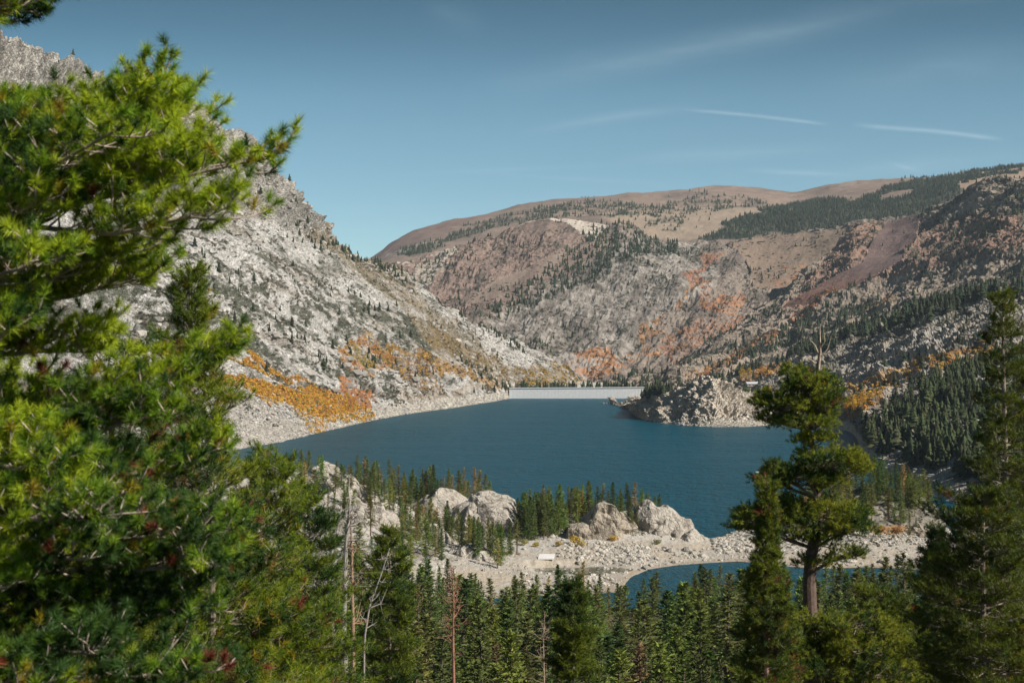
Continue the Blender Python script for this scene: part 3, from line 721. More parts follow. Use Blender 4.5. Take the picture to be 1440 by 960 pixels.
def outcrop(px, py, d, rx, ry, rz, label, seed, top=.25, name='granite_outcrop', group='granite outcrops on the peninsula', tint=(1, 1, 1), zc=None):
    rq = np.random.default_rng(seed + 500); off = seed * 13.7
    base = unproj(np.array(float(px)), np.array(float(py)), float(d)); PP, TT, tot_ = [], [], 0
    blocks = [(0, 0, 0, 1.08, 5)] + [(rq.uniform(-.8, .8), rq.uniform(-.6, .3), rq.uniform(-.5, .1), rq.uniform(.35, .72), 4) for _ in range(9)]
    for (bx, by, bz, bs, sub) in blocks:
        V, T = ICO[sub]; n = V
        ax = C(rx * rq.uniform(.8, 1.1), ry * rq.uniform(.8, 1.1), rz * rq.uniform(.85, 1.1)) * bs
        P = np.sign(V) * np.abs(V) ** .85 * ax; P = P + n * (fbm(P / (rx * .5 * bs) + bx * 9, 3, .5, off) * .28 * rx * bs)[:, None]
        for _ in range(26):
            nn_ = rq.normal(size=3) * C(1, 1, .8); nn_[2] = abs(nn_[2]) if rq.uniform() < .8 else nn_[2]; nn_ /= np.linalg.norm(nn_)
            dd_ = P @ nn_; lim = dd_.max() * rq.uniform(.72, .96); P = P - nn_ * (np.maximum(dd_ - lim, 0) * .9)[:, None]
        P = P + n * ((ridged(P / (rx * .2) + by * 7, 5, .6, off) - .3) * .05 * rx)[:, None]
        PP.append(P + C(bx * rx, by * ry, bz * rz)); TT.append(T + tot_); tot_ += len(P)
    P = np.concatenate(PP) + base; T = np.concatenate(TT)
    n1 = fbm(P / 5., 4, .6, off); n3 = fbm(P * C(1, 1, .35) / 1.6, 4, .7, off)
    col = mix(np.broadcast_to(C(.385, .345, .29), P.shape), C(.23, .20, .165), smst(n1 + n3 * .7, 0, .7))
    col = mix(col, C(.10, .085, .06), smst(n3 + n1 * .3, .35, .75) * .75) * C(*tint)
    # object origin at its base
    b0 = C(base[0], base[1], P[:, 2].min())
    o = mesh_from(name, P - b0, T, M_ROCK, None, np.clip(col, .01, .6), False)
    o.location = b0
    return tag(o, label, 'rock', group)


outcrop(450, 708, 632, 25, 12, 17, 'long pale granite slab at the left end of the peninsula', 1)
outcrop(690, 740, 628, 17, 12, 17, 'rounded pale granite dome with a steep right face behind the beach', 2)
outcrop(622, 732, 640, 21, 11, 13, 'low flat granite shelf joined to the left of the rounded dome', 3)
outcrop(846, 748, 618, 12, 10, 15, 'pointed brownish granite boulder standing above the yellow bushes', 4, tint=(.88, .84, .78))
outcrop(922, 752, 628, 14, 10, 12, 'blocky jointed granite cliff right of the pointed boulder', 5)
outcrop(972, 772, 620, 8.5, 8, 7.5, 'lowest blocky granite bluff at the narrow neck of the peninsula', 6)
outcrop(660, 792, 555, 8, 6, 10, 'upright pale granite rib rising among trees left of the beach', 7, tint=(1.05, 1.05, 1.05))
outcrop(600, 770, 585, 12, 7, 10, 'broken pale granite rib half hidden by the forest edge', 8)
outcrop(1265, 745, 640, 12, 10, 9, 'grey weathered crag on the right headland above the cove', 9, tint=(.75, .73, .7))
outcrop(1262, 786, 592, 9.5, 6, 3.6, 'mound of grey boulders at the right cove shoreline', 10, tint=(.8, .78, .75))
outcrop(1180, 720, 655, 14, 9, 7, 'broad grey outcrop behind the gnarled pine on the headland', 11, tint=(.7, .66, .6))
outcrop(580, 716, 655, 12, 9, 8, 'small pale crest knob left of the flat granite shelf', 14)
outcrop(888, 742, 640, 9, 8, 8, 'notched granite block between the pointed boulder and the jointed cliff', 15)
outcrop(950, 758, 625, 10, 8, 9, 'granite ledge stepping down right of the jointed cliff', 16)
outcrop(515, 752, 596, 17, 9, 11, 'smooth pale rock slope left of the upright rib', 17)
outcrop(560, 775, 590, 9, 7, 7, 'small pale rock slope poking out of the forest beside the broken rib', 18)
outcrop(1290, 760, 620, 8, 7, 6, 'brown brushy rock knob at the right tip of the headland', 19, tint=(.7, .65, .58))
outcrop(525, 735, 600, 11, 8, 8, 'weathered granite knob behind the bare dead snags', 12)


def scatter(name, tmpl, P, S, rz, col, mat, kind='stuff', label=None, cat=None, sink=0.0, group=None):
    """tmpl = list of (V, T, Cv) templates; one merged mesh of uncountable small things"""
    n = len(P); which = rng.integers(0, len(tmpl), n)
    Vs, Ts, Cs, off = [], [], [], 0
    for k, (V, T, Cv) in enumerate(tmpl):
        ix = np.nonzero(which == k)[0]
        if not len(ix): continue
        c, s_ = np.cos(rz[ix]), np.sin(rz[ix])
        X = V[None, :, 0] * c[:, None] - V[None, :, 1] * s_[:, None]
        Y = V[None, :, 0] * s_[:, None] + V[None, :, 1] * c[:, None]
        Z = np.broadcast_to(V[None, :, 2], X.shape)
        W = np.stack([X, Y, Z], -1) * S[ix][:, None, :] + P[ix][:, None, :]
        W[..., 2] -= sink * S[ix][:, None, 2]
        Vs.append(W.reshape(-1, 3)); m_ = len(V)
        Ts.append((T[None] + (np.arange(len(ix)) * m_)[:, None, None]).reshape(-1, 3) + off); off += m_ * len(ix)
        cc = col[ix][:, None, :] * Cv[None]
        Cs.append(cc.reshape(-1, 3))
    o = mesh_from(name, np.concatenate(Vs), np.concatenate(Ts), mat, None, np.concatenate(Cs))
    tag(o, label, cat, group, kind)
    return o


def rock_tmpl(n, sub=2):
    out = []
    for i in range(n):
        V, T = ICO[sub]; V = V.copy() * C(1, .8, .65)
        V = V * (1 + .35 * fbm(V * 1.1, 2, .5, i + 30.))[:, None]
        V = np.round(V * 2.6) / 2.6 * .5 + V * .5
        out.append((V, T, np.ones_like(V)))
    return out


def pick(S, mask, n, minsep=0):
    ix = np.nonzero(mask.ravel())[0]
    if not len(ix): return np.zeros((0, 3))
    ix = rng.choice(ix, min(n, len(ix)), replace=False)
    return S['G'].reshape(-1, 3)[ix].copy()


RT = rock_tmpl(6)
# boulders on the shores
Pb = pick(PN, (PN['z0'] > .1) & (PN['z0'] < 7) & (PN['n1'] > -.2), 5200)
S1 = (rng.pareto(2.6, len(Pb)) * .35 + .28).clip(.25, 2.2)
Pb2 = pick(PN, inpoly(PN['px'], PN['py'], [(782, 768), (835, 762), (905, 770), (925, 790), (880, 795), (790, 785)]) | inpoly(PN['px'], PN['py'], [(1000, 755), (1050, 740), (1060, 775), (1010, 780)]) | inpoly(PN['px'], PN['py'], [(800, 812), (850, 806), (870, 822), (810, 826)]), 1400)
S2 = rng.uniform(.45, 1.7, len(Pb2))
Pb = np.concatenate([Pb, Pb2]); s_ = np.concatenate([S1, S2])
cc = np.broadcast_to(C(.42, .38, .32), (len(Pb), 3)) * rng.uniform(.7, 1.25, (len(Pb), 1))
scatter('shore_boulders', RT, Pb, np.stack([s_, s_, s_], -1), rng.uniform(0, 6, len(Pb)), cc, M_ROCK, label='countless pale boulders strewn over the sandy cove beach', cat='boulders')
Pk = pick(KN, (KN['z0'] > .1) & (KN['z0'] < 9), 900); Pl = pick(LM, (LM['G'][..., 2] > .2) & (LM['G'][..., 2] < 13), 4200); Pr = pick(RN, (RN['z0'] > .2) & (RN['z0'] < 8), 1800)
Pt = pick(LM, inpoly(LM['px'], LM['py'], [(330, 545), (360, 552), (420, 575), (470, 600), (400, 622), (300, 640)]), 2500)
Px = pick(LM, (LM['land'] > .5) & (LM['n1'] < .35) & (LM['py'] > 240) & (LM['px'] > 180) & ~LM['or_'], 3000)
Pr2 = pick(RN, (RN['z0'] > 9) & (RN['n1'] > .1), 2500)
Pa = np.concatenate([Pk, Pl, Pr, Pt, Px, Pr2]); s_ = np.concatenate([rng.uniform(.6, 2.2, len(Pk)), rng.uniform(.7, 2.6, len(Pl)), rng.uniform(.5, 2, len(Pr)), rng.uniform(.7, 2., len(Pt)), rng.pareto(3, len(Px)) * 2.2 + 1.4, rng.uniform(.8, 3.2, len(Pr2))]).clip(.4, 7)
cc = np.broadcast_to(C(.40, .365, .32), (len(Pa), 3)) * rng.uniform(.65, 1.15, (len(Pa), 1))
scatter('slope_boulders', [(V * C(1.25, 1, 1), T, c) for V, T, c in rock_tmpl(5, 1)], Pa, np.stack([s_, s_, s_], -1), rng.uniform(0, 6, len(Pa)), cc, M_ROCK, label='countless pale boulders scattered over the lakeside slopes', cat='boulders')

# the pale slab on the beach
p = on_pen(768, 786)
mb = MB(); V = C(-3.4, -1.6, 0), C(3.0, -2.2, .1), C(3.6, 1.7, 1.3), C(-2.6, 2.3, 1.2)
mb.add([*V, *[v + C(.1, .1, .45) for v in V]], Q=[(0, 3, 2, 1), (4, 5, 6, 7), (0, 1, 5, 4), (1, 2, 6, 5), (2, 3, 7, 6), (3, 0, 4, 7)], col=(.62, .6, .57))
o = mb.build('stone_slab', M_CONC); o.location = p + C(0, 0, .1); tag(o, 'flat white tilted slab lying on the beach beside the pond', 'slab')

# ------------------------------------------------------------------ dam, boats, cabin
D = 2250.0; xl, xr = (716 - CX) / F * D, (914 - CX) / F * D
ztop = H - (546 - CY) / F * D
dam = empty('dam', ((xl + xr) / 2, D, 0)); tag(dam, 'long low pale concrete dam wall across the far end of the lake', 'dam')
hw = (xr - xl) / 2
mb = MB()
V = [(-hw, -1, -8), (hw, -1, -8), (hw, 22, -12), (-hw, 22, -12), (-hw, -1, ztop), (hw, -1, ztop + 1.4), (hw, 4, ztop + 1.4), (-hw, 4, ztop)]
mb.add(V, Q=[(0, 3, 2, 1), (4, 5, 6, 7), (0, 1, 5, 4), (1, 2, 6, 5), (2, 3, 7, 6), (3, 0, 4, 7)], col=(.60, .605, .60)); mb.build('wall', M_CONC, dam)
mb = MB()
for i in range(int(2 * hw / 5.5) + 1):
    x = -hw + 1 + i * 5.5; zt = ztop + 1.4 * (x + hw) / (2 * hw)
    mb.box((x, -1.12, -3), (x + .35, -1.01, zt - .2), (.57, .575, .57))
for z in (3.2, 6.4, 9.6, 12.8): mb.box((-hw, -1.09, z), (hw, -1.02, z + .25), (.57, .575, .57))
mb.build('joint_ribs', M_CONC, dam)
mb = MB(); mb.add([(-hw, -2, ztop - .1), (hw, -2, ztop + 1.3), (hw, -1.01, ztop + 1.3), (-hw, -1.01, ztop - .1), (-hw, -2, ztop + 1.1), (hw, -2, ztop + 2.5), (hw, -1.01, ztop + 2.5), (-hw, -1.01, ztop + 1.1)],
                  Q=[(0, 3, 2, 1), (4, 5, 6, 7), (0, 1, 5, 4), (1, 2, 6, 5), (2, 3, 7, 6), (3, 0, 4, 7)], col=(.66, .66, .65)); mb.build('parapet', M_CONC, dam)


def boat(loc, rz, ln, label, col=(.75, .75, .75), group='small boats moored by the dam'):
    e = empty('motorboat', loc, rz); tag(e, label, 'boat', group)
    mb = MB(); n = 9; sec = []
    for i in range(n):
        t_ = i / (n - 1); x = (t_ - .5) * ln; wd_ = .19 * ln * (1 - max(0, t_ - .45) ** 2 * 3.1); hgt = .12 * ln * (1 + .35 * t_)
        sec += [(x, -wd_, hgt), (x, -wd_ * .75, 0), (x, 0, -.12), (x, wd_ * .75, 0), (x, wd_, hgt)]
    Q = [(i * 5 + j, i * 5 + 5 + j, i * 5 + 6 + j, i * 5 + 1 + j) for i in range(n - 1) for j in range(4)] + [(0, 1, 2, 3)]
    Q += [(i * 5 + 4, i * 5 + 9, i * 5 + 5, i * 5) for i in range(n - 1)]
    mb.add(np.array(sec), Q=Q, T=[(0, 3, 4)], col=col); mb.build('hull', M_PAINT, e)
    mb = MB(); mb.box((-.1 * ln, -.13 * ln, .12 * ln), (.12 * ln, .13 * ln, .26 * ln), (.5, .52, .55)); mb.build('cabin', M_PAINT, e)
    mb = MB(); mb.box((-.56 * ln, -.05 * ln, -.05), (-.5 * ln, .05 * ln, .22 * ln), (.05, .05, .05)); mb.build('outboard_motor', M_PAINT, e)
    return e


names = ['leftmost of the small white boats moored on the dock below the dam', 'second small white boat from the left on the dock', 'third small white boat from the left on the dock',
         'fourth small pale boat from the left on the dock', 'fifth small pale boat from the left, moored nearest the dock ramp']
for i in range(5):
    x = 849 + i * 4.4; d = 2060 - 4 * i
    boat(((x - CX) / F * d, d, .1), R(80 + 12 * (i % 3)), 6.2, names[i], (.78, .78, .76) if i % 2 == 0 else (.6, .6, .6))
e = empty('boat_dock', ((860 - CX) / F * 2066, 2066, 0)); tag(e, 'thin dark floating dock behind the moored boats', 'dock')
mb = MB(); mb.box((-13, 0, .1), (20, 2, .7), (.3, .27, .23)); mb.build('deck', M_CONC, e)
for x in (-12, -4, 4, 12, 19):
    mb = MB(); mb.tube([(x, 1, -4), (x, 1, 2.2)], .25, 6, (.25, .2, .15)); mb.build('pile', M_CONC, e)
boat(((1065 - CX) / F * wd(664), float(wd(664)), .05), R(30), 3.6, 'tiny white boat alone on open water left of the gnarled pine', (.8, .8, .8), None)

# cabin by the aspens
p = nearest(RN, 1058, 543)
cb = empty('lodge', p + C(0, 0, -.3), R(12)); tag(cb, 'small low white roofed building among the aspens behind the knoll', 'building')
mb = MB(); mb.box((-9, -4, 0), (9, 4, 4), (.3, .26, .22)); mb.build('wall', M_CONC, cb)
mb = MB(); mb.add([(-10, -5, 4.01), (10, -5, 4.01), (10, 5, 4.01), (-10, 5, 4.01), (-10, 0, 7), (10, 0, 7)], Q=[(0, 1, 5, 4), (2, 3, 4, 5), (0, 3, 2, 1)], T=[(0, 4, 3), (1, 2, 5)], col=(.42, .43, .45)); mb.build('roof', M_CONC, cb)
for x in (-5.5, 0, 5.5):
    mb = MB(); mb.box((x - 1, -4.06, 1.3), (x + 1, -4.003, 2.9), (.05, .06, .07)); mb.build('window', M_PAINT, cb)

# ------------------------------------------------------------------ small distant vegetation (stuff)
def cone_tmpl(n, layers=4, k=6):
    out = []
    r_ = np.random.default_rng(77 + layers)
    for i in range(n):
        V, T, Cv = [], [], []
        for l in range(layers):
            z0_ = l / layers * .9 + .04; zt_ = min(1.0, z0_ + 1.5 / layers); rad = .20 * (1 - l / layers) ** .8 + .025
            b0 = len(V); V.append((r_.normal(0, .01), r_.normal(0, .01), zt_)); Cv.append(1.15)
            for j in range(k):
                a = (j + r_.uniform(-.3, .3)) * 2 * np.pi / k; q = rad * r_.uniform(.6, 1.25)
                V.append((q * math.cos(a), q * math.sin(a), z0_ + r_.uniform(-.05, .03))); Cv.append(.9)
            for j in range(k): T.append((b0, b0 + 1 + j, b0 + 1 + (j + 1) % k))
        out.append((np.array(V), np.array(T), np.array(Cv)[:, None] * np.ones(3)))
    return out


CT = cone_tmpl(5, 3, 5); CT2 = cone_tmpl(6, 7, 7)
rg = rng
P, S, Cc = [], [], []


def addtrees(Q, h0, h1, base=(.036, .048, .024)):
    n = len(Q); h = rg.uniform(h0, h1, n); P.append(Q); S.append(np.stack([h * rg.uniform(.9, 1.5, n), h * rg.uniform(.9, 1.5, n), h], -1))
    c = np.array(base) * rg.uniform(.6, 1.5, (n, 1)) * (1 + rg.uniform(-.12, .12, (n, 3))); Cc.append(c)


addtrees(pick(PL, PL['f1'], 5200), 11, 22); addtrees(pick(PL, PL['f2'], 1500), 9, 18)
addtrees(pick(PL, inpoly(PL['px'], PL['py'], [(860, 300), (1000, 285), (1080, 290), (960, 330), (880, 330)]), 60), 9, 16)
addtrees(pick(RB, RB['dk'], 700), 9, 20); addtrees(pick(RB, (RB['n1'] > .2) & (RB['px'] > 560), 700), 7, 15)
addtrees(pick(RM, (RM['n1'] > .05) & ~RM['scree'], 1150), 8, 18); addtrees(pick(RM, RM['scree'], 12), 8, 14)
addtrees(pick(RM, inpoly(RM['px'], RM['py'], [(1130, 440), (1180, 425), (1240, 415), (1240, 430), (1160, 470), (1040, 510), (1060, 490)]), 220), 10, 18)
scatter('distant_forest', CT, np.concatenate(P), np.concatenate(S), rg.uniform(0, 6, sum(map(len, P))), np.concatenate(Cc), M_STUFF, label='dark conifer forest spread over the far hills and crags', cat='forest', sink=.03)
P, S, Cc = [], [], []
# near right hillside and left slope: conifers too many to count
addtrees(pick(RN, inpoly(RN['px'], RN['py'], [(1215, 600), (1290, 545), (1360, 515), (1440, 500), (1440, 720), (1360, 700), (1290, 680), (1260, 650), (1215, 640)]) & (RN['n1'] < .25) & (RN['z0'] > 9), 800), 9, 19, (.048, .060, .024))
addtrees(pick(RN, inpoly(RN['px'], RN['py'], [(1170, 478), (1240, 446), (1440, 395), (1440, 412), (1380, 422), (1330, 445), (1270, 462), (1190, 480)]), 340), 13, 26)
addtrees(pick(RN, inpoly(RN['px'], RN['py'], [(1020, 525), (1100, 500), (1160, 480), (1180, 490), (1110, 505), (1100, 512), (1030, 530)]), 150), 10, 20)
addtrees(pick(RN, (RN['z0'] > 12) & (RN['n3'] > .1), 480), 6, 15)
addtrees(pick(RN, inpoly(RN['px'], RN['py'], [(900, 560), (930, 545), (1040, 520), (1040, 545), (950, 562)]), 120), 10, 20)
addtrees(pick(KN, inpoly(KN['px'], KN['py'], [(900, 556), (915, 548), (950, 542), (965, 538), (950, 548), (905, 562)]), 45), 8, 15)
lmz = [([(350, 290), (420, 330), (500, 350), (560, 370), (600, 395), (570, 400), (500, 370), (400, 340)], 110), ([(700, 540), (760, 545), (700, 555), (650, 555)], 20), ([(500, 495), (530, 495), (530, 520), (505, 520)], 8),
       ([(640, 500), (700, 530), (690, 540), (650, 520)], 16), ([(515, 430), (535, 430), (540, 450), (520, 450)], 12), ([(560, 370), (700, 450), (740, 500), (640, 440)], 60), ([(200, 300), (700, 470), (700, 540), (300, 520)], 110)]
for poly, n in lmz: addtrees(pick(LM, inpoly(LM['px'], LM['py'], poly), n), 5, 13)
addtrees(pick(LM, (LM['px'] > 60) & (LM['clm'] > .5), 60), 6, 12)
n = 110; xx = rg.uniform(733, 905, n); dd = rg.uniform(2275, 2330, n)
addtrees(np.stack([(xx - CX) / F * dd, dd, np.full(n, 3.)], -1), 15, 27, (.03, .045, .024))
n = 60; xx = rg.uniform(905, 985, n); dd = rg.uniform(2020, 2200, n)
addtrees(np.stack([(xx - CX) / F * dd, dd, np.full(n, 8.)], -1), 12, 20, (.05, .058, .025))
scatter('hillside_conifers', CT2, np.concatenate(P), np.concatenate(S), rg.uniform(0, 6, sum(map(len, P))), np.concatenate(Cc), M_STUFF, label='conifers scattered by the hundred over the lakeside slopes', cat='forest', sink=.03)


def bush_tmpl(n, leaf=46, flat=.75):
    out = []; r_ = np.random.default_rng(5 + leaf)
    for i in range(n):
        d = r_.normal(size=(leaf, 3)); d /= np.linalg.norm(d, axis=1, keepdims=True); d[:, 2] = np.abs(d[:, 2])
        c = d * r_.uniform(.45, 1.0, (leaf, 1)) * C(1, 1, flat)
        a = r_.normal(size=(leaf, 3)); a /= np.linalg.norm(a, axis=1, keepdims=True); b = np.cross(a, d); b /= np.linalg.norm(b, axis=1, keepdims=True) + 1e-6
        a = np.cross(b, d); s_ = r_.uniform(.22, .4, (leaf, 1))
        V = np.stack([c + a * s_, c - a * s_ * .5 + b * s_ * .85, c - a * s_ * .5 - b * s_ * .85], 1).reshape(-1, 3)
        T = np.arange(leaf * 3).reshape(-1, 3); out.append((V, T, np.repeat(r_.uniform(.75, 1.25, (leaf, 1)), 3, 0) * np.ones(3)))
    return out


BT = bush_tmpl(6, 26)


def bushes(name, Q, s0, s1, base, jit, label, cat, tm=BT, tall=1.0):
    n = len(Q); s_ = rg.uniform(s0, s1, n); c = np.array(base) * rg.uniform(1 - jit, 1 + jit, (n, 1)) * (1 + rg.uniform(-.15, .15, (n, 3)))
    return scatter(name, tm, Q, np.stack([s_, s_, s_ * tall], -1), rg.uniform(0, 6, n), c, M_STUFF, label=label, cat=cat, sink=.1)


Q1 = pick(LM, (LM['land'] > .3) & (LM['clm'] < .5) & (LM['n3'] * .7 + LM['n1'] * .5 + LM['n2'] * .4 > .15) & (LM['px'] > 180) & ~LM['or_'], 8500)
Q2 = pick(RN, (RN['z0'] > 8) & (RN['n3'] > -.1), 3600); Q3 = pick(RM, ~RM['scree'] & (RM['n3'] > -.1), 3200); Q4 = pick(RB, (RB['n3'] + RB['n1'] > .1) & ~RB['or_'], 4000)
Q = np.concatenate([Q1, Q2, Q3, Q4]); n = len(Q)
Q5 = pick(PN, (PN['z0'] > 5.5) & (PN['n1'] > -.25) & (PN['G'][..., 1] < 690), 1500); Q5b = pick(PN, (PN['z0'] > 4.5) & (PN['px'] > 1090) & (PN['G'][..., 1] < 690), 700); Q = np.concatenate([Q, Q5, Q5b]); n = len(Q)
s_ = np.concatenate([rg.uniform(1.0, 2.9, len(Q1)), rg.uniform(1, 3, len(Q2)), rg.uniform(2, 5, len(Q3)), rg.uniform(2.5, 6, len(Q4)), rg.uniform(.35, 1.1, len(Q5) + len(Q5b))])
c = C(.072, .066, .042) * rg.uniform(.6, 1.6, (n, 1)) * (1 + rg.uniform(-.15, .15, (n, 3)))
scatter('mountain_brush', BT, Q, np.stack([s_, s_, s_ * .8], -1), rg.uniform(0, 6, n), c, M_STUFF, label='low dark brush dotting the stony mountain slopes', cat='brush', sink=.1)
Q1 = np.concatenate([pick(LM, LM['or_'], 3400), pick(LM, LM['gold'], 1500)]); Q2 = pick(RB, RB['or_'], 500); Q3 = pick(RM, RM['or_'], 500); Q4 = pick(RN, RN['or_'], 1500)
Q = np.concatenate([Q1, Q2, Q3, Q4]); n = len(Q)
s_ = np.concatenate([rg.uniform(1.2, 2.6, len(Q1)), rg.uniform(3, 6, len(Q2)), rg.uniform(2.5, 5, len(Q3)), rg.uniform(1.6, 3.4, len(Q4))])
tw = rg.uniform(0, 1, (n, 1)) ** .8; tw[3400:len(Q1)] = tw[3400:len(Q1)] * .5 + .5; tw[len(Q1):len(Q1) + len(Q2) + len(Q3)] *= .4
c = (C(.48, .19, .03) * (1 - tw) + C(.52, .33, .045) * tw) * rg.uniform(.6, 1.15, (n, 1)); gr_ = rg.uniform(0, 1, (n, 1)) < .14; c = np.where(gr_, C(.13, .13, .05) * rg.uniform(.7, 1.3, (n, 1)), c)
far_ = slice(len(Q1), len(Q1) + len(Q2) + len(Q3)); c[far_] = c[far_] * .35 + C(.30, .16, .10) * .6
scatter('aspen_thicket', BT, Q, np.stack([s_, s_, s_ * 1.1], -1), rg.uniform(0, 6, n), c, M_STUFF, label='orange and yellow autumn aspen thickets on the slopes', cat='thicket', sink=.1)

xx = rg.uniform(-200, 300, 5200); yy = rg.uniform(60, 472, 5200); ok = (np.abs(xx) < yy * .42 + 12); xx, yy = xx[ok], yy[ok]
bushes('forest_understorey', np.stack([xx, yy, fg_height(xx, yy)], -1), .9, 2.6, (.06, .085, .025), .45, 'low shrubs and seedlings covering the forest slope', 'undergrowth', tall=.9)

# ------------------------------------------------------------------ conifer kinds for the forest
def spruce_parts(seed, h=16.0, wid=.15, dens=1.0, bare=.12, ragged=.3, col=(.055, .082, .026), dead=0.0, n_leaf=9):
    r_ = np.random.default_rng(seed)
    tk = MB(); bend = r_.normal(0, .012, 2) * h
    zz = np.linspace(0, h, 9); pts = np.stack([bend[0] * (zz / h) ** 2, bend[1] * (zz / h) ** 2, zz], -1)
    tk.tube(pts, np.linspace(.017 * h + .03, .02, 9), 6, (.16, .115, .085))
    V, Cv = [], []
    nb = int(190 * dens)
    for i in range(nb):
        t_ = bare + (1 - bare) * (i + r_.uniform()) / nb
        z = t_ * h; rel = (t_ - bare) / (1 - bare)
        ln = h * wid * (min(1, rel * 5 + .35)) * (1 - rel) ** .72 * r_.uniform(1 - ragged * 1.6, 1 + ragged) + .18
        a = r_.uniform(0, 2 * np.pi); dz = -.25 * (1 - rel) + .55 * rel + r_.normal(0, .12)
        d = np.array([math.cos(a), math.sin(a), dz]); d /= np.linalg.norm(d); sd_ = np.array([-d[1], d[0], 0]); sd_ /= np.linalg.norm(sd_)
        p0 = np.array([bend[0] * t_ ** 2, bend[1] * t_ ** 2, z])
        if ln > .8 and i % 2 == 0: tk.tube([p0, p0 + d * ln * .8], [.03, .01], 3, (.13, .1, .08))
        if r_.uniform() < dead: continue
        nl = int(n_leaf * (.5 + ln / (h * wid)))
        cb_ = r_.uniform(.75, 1.3)
        for j in range(nl):
            u = (j + .6) / nl; c_ = p0 + d * ln * u + C(0, 0, -.12 * u * u * ln)
            s_ = (.24 + .34 * (1 - abs(u - .5))) * (.4 + .028 * h) * r_.uniform(.7, 1.3)
            sg = 1 if j % 2 else -1
            tip = c_ + d * s_ * .9 + sd_ * sg * s_ * r_.uniform(.3, 1.0) + C(0, 0, r_.normal(-.02, .28) * s_)
            q = c_ - d * s_ * .25 + r_.normal(0, .06, 3); w_ = np.cross(tip - q, r_.normal(size=3)); w_ /= np.linalg.norm(w_) + 1e-6
            V += [q + w_ * s_ * .28, q - w_ * s_ * .28, tip]
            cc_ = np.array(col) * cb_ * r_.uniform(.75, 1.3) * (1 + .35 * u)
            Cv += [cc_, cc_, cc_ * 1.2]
    V = np.array(V); Cv = np.array(Cv)
    return tk, V, Cv


proto = []; PARR = []
KINDS = [  # seed, h, width, dens, bare, ragged, colour, words
    (1, 17, .195, 1.1, .08, .28, (.068, .100, .022), 'dense spire shaped conifer'),
    (2, 15, .235, 1.0, .10, .38, (.092, .115, .024), 'broad olive green conifer'),
    (3, 19, .17, 1.0, .18, .40, (.078, .100, .026), 'slender ragged conifer'),
    (4, 13, .25, 1.1, .05, .30, (.098, .130, .024), 'bushy bright green conifer'),
    (5, 18, .185, .8, .30, .45, (.092, .102, .030), 'thin bare-trunked conifer'),
    (6, 16, .215, 1.2, .06, .22, (.052, .082, .022), 'full blackish green conifer'),
    (8, 16, .20, .75, .12, .55, (.085, .105, .030), 'ragged open conifer'), (9, 18, .15, 1.3, .03, .18, (.060, .092, .022), 'tight columnar conifer'),
    (7, 15, .18, .7, .15, .5, (.135, .105, .045), 'sparse brownish conifer')]
for (sd_, h_, wi, de, ba, ra, co_, words) in KINDS:
    tk, V, Cv = spruce_parts(sd_, h_, wi, de, ba, ra, co_)
    V_ = np.concatenate(tk.V); C_ = np.concatenate(tk.C); Q_ = np.concatenate(tk.Q)
    ot = mesh_from('trunk', V_, Q_, M_BARK, None, C_); oc = mesh_from('crown', V, np.arange(len(V)).reshape(-1, 3), M_CONE, None, Cv)
    proto.append((ot, oc, h_, words)); PARR.append((V_, Q_, C_, V, Cv, h_))
used = [False] * len(proto); ALLT = []


SPECS = []


def place_tree(k, loc, h, rz, place, group):
    SPECS.append((k, loc, h, rz, place, group))


def realise(k, loc, h, rz, place, group):
    ot, oc, h0, words = proto[k]
    e = bpy.data.objects.new('conifer', None); COL.objects.link(e)
    e.location = loc; e.rotation_euler = (random.uniform(-.055, .055), random.uniform(-.055, .055), rz)
    s_ = h / h0; ws = random.uniform(.8, 1.3); e.scale = (s_ * ws, s_ * ws, s_)
    if used[k]:
        a, b_ = ot.copy(), oc.copy(); COL.objects.link(a); COL.objects.link(b_)
    else: a, b_ = ot, oc; used[k] = True
    a.parent = e; b_.parent = e
    tag(e, words + ' ' + place, 'conifer', group); ALLT.append(e)
    return e


placed = []


def try_place(px, d, sep):
    X = (px - CX) / F * d
    for (x, y) in placed:
        if (x - X) ** 2 + (y - d) ** 2 < sep * sep: return None
    placed.append((X, d)); return X


